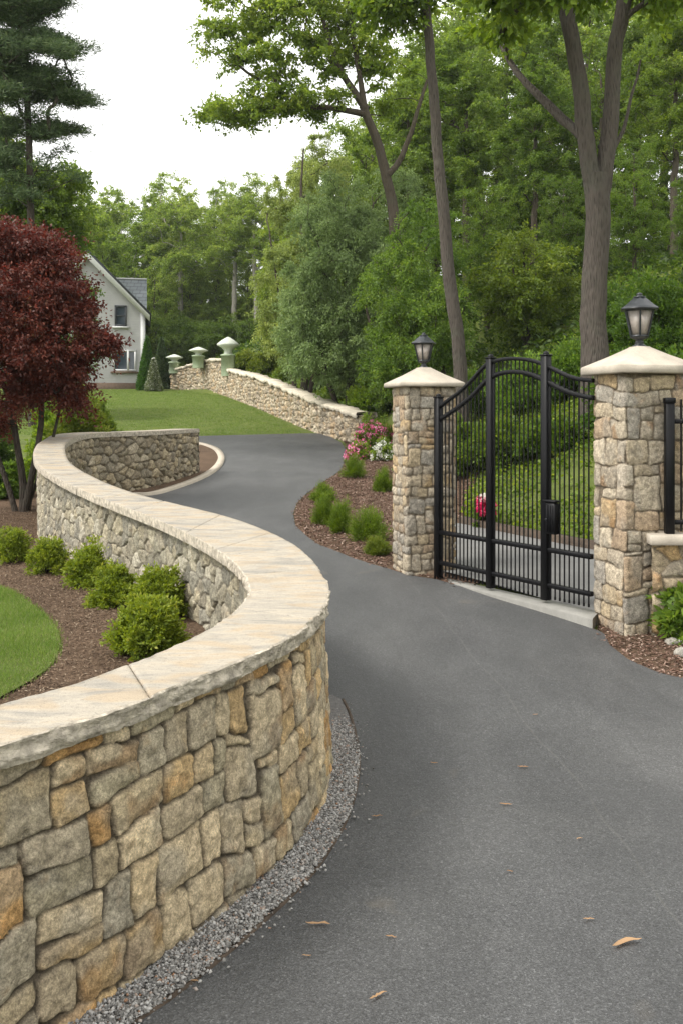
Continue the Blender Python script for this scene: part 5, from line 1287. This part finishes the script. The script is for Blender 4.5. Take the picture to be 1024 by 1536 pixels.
hgt_arr = .06+.16*np.clip(fbm(pts[:, 0]*1.6, pts[:, 1]*1.6, 5, 3)+.3, 0, 1)
cover('ground_cover', 'low leafy ground cover on the slope behind the gate', pts, hd2, .085, .05, M['leaf'], 71, hgt_arr, .9, col=(1.4, 1.4, .85))
hpf = [[3, 24], [9, 13], [18, 14], [40, 60], [10, 75], [-6, 60], [-1, 46], [1.8, 34]]
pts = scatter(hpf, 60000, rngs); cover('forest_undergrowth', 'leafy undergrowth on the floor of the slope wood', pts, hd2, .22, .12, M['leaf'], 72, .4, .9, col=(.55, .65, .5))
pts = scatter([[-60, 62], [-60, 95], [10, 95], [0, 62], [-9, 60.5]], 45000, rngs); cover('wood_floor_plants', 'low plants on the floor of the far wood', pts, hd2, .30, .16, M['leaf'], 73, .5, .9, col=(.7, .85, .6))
pts = scatter([[-1.2, 34.6], [-3.9, 44.5], [-6.4, 53], [-3.5, 56], [0, 46], [1.6, 34], [1.4, 29.5]], 30000, rngs); cover('bank_plants', 'yellow-green low plants on the bank above the rubble wall', pts, hd2, .12, .06, M['leafy'], 74, .22, .9, col=(.85, .95, .9))
def chips(name, label, poly, n, mat, zf, seed, L=.032, Wd=.010, off=.02, avoid=None):
    rng = np.random.RandomState(seed); P = scatter(poly, n, rng); P = P+rng.randn(len(P), 2)*.022*(1+2*(rng.rand(len(P), 1) > .9))
    if avoid is not None: P = P[~inpoly(P[:, 0], P[:, 1], np.asarray(avoid))]
    z = zf(P[:, 0], P[:, 1])+off+rng.rand(len(P))*.014; A = rng.randn(len(P), 3)*np.array([1, 1, .28]); V, F = leaf_quads(np.column_stack([P, z]), A, L, Wd, rng, 2.0, .05)
    o = mk(name, V, F, mat, fattr=rng.rand(len(P))); tag(o, label, kind='stuff')
vis = np.vstack([wl[:40], [[-5.2, 15.8], [-7, 14], [-5.5, 9.2], [-4.4, 9.3], [-2.6, 4.6], [-1.3, 4.0]]])
vis = [[-1.0, 4.4], [-.75, 5.0], [-.8, 6.3], [-1.3, 7.4], [-2.3, 9.2], [-3.4, 11.2], [-4.3, 13.2], [-5.2, 16], [-8, 15], [-6.5, 10.2], [-3.9, 9.3], [-3.2, 8.8], [-2.0, 6.9], [-1.9, 5.2]]
chips('mulch_chips', 'shredded brown bark mulch in the garden bed', vis, 75000, M['chip'], zgf, 81, .028, .0065, avoid=lawn_poly)
chips('bark_chips', 'reddish bark chips on the sloping bed beside the drive', bedr_poly, 60000, M['chipr'], hd2, 82, .045, .016, .018, avoid=None)
chips('pillar_bark_chips', 'bark chips around the foot of the right pillar', bedn_poly, 26000, M['chipr'], hd2, 83, .034, .013, .016)
# gravel
rng = np.random.RandomState(84); P = scatter(gr_poly, 38000, rng); P = P[P[:, 1] > 2.2]
Ed = resample(np.vstack([[p0], P_near]), .02); Ed = Ed[Ed[:, 1] > 2.2]; q_ = Ed[(ie := rng.randint(0, len(Ed), 260))]+np.abs(rng.randn(260, 1))*.035*nrm2(smooth_curve(Ed, 20))[ie]; P = np.vstack([P, q_])
n = len(P); O = np.array([(1,0,0),(0,1,0),(-1,0,0),(0,-1,0),(0,0,1),(0,0,-1)], float); FO = np.array([(0,1,4),(1,2,4),(2,3,4),(3,0,4),(1,0,5),(2,1,5),(3,2,5),(0,3,5)])
s = (.0036+.0062*rng.rand(n)**2)[:, None, None]; Vv = O[None]*s*np.array([1.25, 1, .75])*(.7+.6*rng.rand(n, 6, 1))+rng.randn(n, 6, 3)*s*.18
a = rng.rand(n)*6.28; c, s_ = np.cos(a)[:, None], np.sin(a)[:, None]; x, y = Vv[..., 0]*c-Vv[..., 1]*s_, Vv[..., 0]*s_+Vv[..., 1]*c
cz = .034+.010*rng.rand(n); Vv = np.stack([x+P[:, :1], y+P[:, 1:], Vv[..., 2]+cz[:, None]], -1)
o = mk('gravel', Vv.reshape(-1, 3), (FO[None]+np.arange(n)[:, None, None]*6).reshape(-1, 3), M['pebble'], fattr=np.repeat(rng.rand(n), 8)); tag(o, 'grey crushed gravel between the wall foot and the edging', kind='stuff')
# lawn blades
def blades(name, label, pts, zf, h, w, mat, seed, off=.03):
    rng = np.random.RandomState(seed); z = zf(pts[:, 0], pts[:, 1])+off; n = len(pts); a = rng.rand(n)*6.28; D = np.stack([np.cos(a), np.sin(a), np.zeros(n)], 1); b = rng.rand(n)*6.28; Ln = np.stack([np.cos(b), np.sin(b), np.zeros(n)], 1)*(.2+.6*rng.rand(n, 1))
    H = h*(.5+.7*rng.rand(n, 1))*(1+.7*fbm(pts[:, 0]*3, pts[:, 1]*3, 1, 3))[:, None]; B = np.column_stack([pts, z]); V = np.stack([B-D*w/2, B+D*w/2, B+Ln*H+np.array([0, 0, 1])*H], 1).reshape(-1, 3)
    o = mk(name, V, np.arange(3*n).reshape(-1, 3), mat, fattr=rng.rand(n)); tag(o, label, kind='stuff')
vl = [q for q in lawn_poly]
P = scatter(lawn_poly, 330000, np.random.RandomState(91)); P = P[(P[:, 0]/P[:, 1] > -.40) & (P[:, 1] > 3.8)]
jit = np.random.RandomState(92).randn(len(P), 2)*.022; blades('lawn_grass', 'short mown grass of the small near lawn', P+jit, zgf, .030, .0045, M['blade'], 93)
fl_poly = [castD(*p) for p in [(300,654),(454,650),(440,640),(384,613),(337,595),(300,587)]]+[np.array([-12.5, 59.3]), np.array([-24, 59.3]), np.array([-14, 33]), np.array([-8, 30.5])]
P = scatter(fl_poly, 170000, np.random.RandomState(94)); blades('far_lawn_grass', 'mown grass of the large lawn below the house', P, hd2, .05, .02, M['blade'], 95, -.01)
# litter on the drive
lv = [(477,1399,.060,'curled tan leaf at the lower left of the drive'),(565,1234,.035,'small tan leaf below the bend of the gravel'),(783,1159,.040,'pale leaf in the middle of the drive'),(938,1428,.085,'longest reddish leaf, at the lower right'),(566,1508,.045,'thin brown leaf at the bottom edge'),(586,1418,.028,'tiny twig-like leaf near the bottom centre'),(882,1391,.028,'small yellowish leaf above the longest one'),(460,1447,.022,'tiny orange leaf near the gravel'),(650,1153,.028,'dark little leaf left of the middle'),(758,1216,.040,'faint thin leaf below the middle one'),(868,1268,.020,'tiny dot-like leaf right of centre'),(293,1486,.028,'pinkish scrap beside the edging'),(802,1079,.024,'speck-like leaf under the gate sill'),(764,1318,.018,'tiny light leaf in the lower middle')]
for i, (px, py, L, lab) in enumerate(lv):
    rng = np.random.RandomState(700+i); q = castD(px, py); n = 9; t = np.linspace(-1, 1, n); L = L*.8; w = L*.15*(1-t*t)**.7*(1+.2*rng.randn(n))+.0008; cv = L*.15*np.sin(t*2.4+rng.rand()*3)
    a = rng.uniform(-.5, .5); R = np.array([[math.cos(a), -math.sin(a)], [math.sin(a), math.cos(a)]]); z = .006+.25*L*(t*t)*.5+.004*rng.rand(n)
    A = np.stack([t*L*1.0, cv+w], 1)@R.T; B = np.stack([t*L*1.0, cv-w], 1)@R.T; C = np.stack([t*L*1.0, cv], 1)@R.T
    V = np.stack([np.column_stack([A, z+w*.55]), np.column_stack([C, z]), np.column_stack([B, z+w*.55])], 1).reshape(-1, 3)
    V[:, 2] = np.maximum(V[:, 2], .002)
    o = mk('fallen_leaf', V, gridF(n, 3), M['dry'], fattr=np.full((n-1)*2, rng.rand())); o.location = (q[0], q[1], gz(*q)+.0245); tag(o, lab, 'leaf', 'dry leaves scattered on the driveway')
bpy.context.view_layer.update()

# ------------------------------------------------------------------ air
m = MB(); m.box((-20, 120, 38), (620, 520, 92)); hz_ = NT('air'); pv = hz_.n('VolumePrincipled', {'Color': (.93, .96, 1.0, 1), 'Density': .0003, 'Anisotropy': .2}); hz_.t.links.new(pv.outputs[0], hz_.out.inputs['Volume'])
hzb = m.build('haze', hz_.m); tag(hzb, kind='stuff')
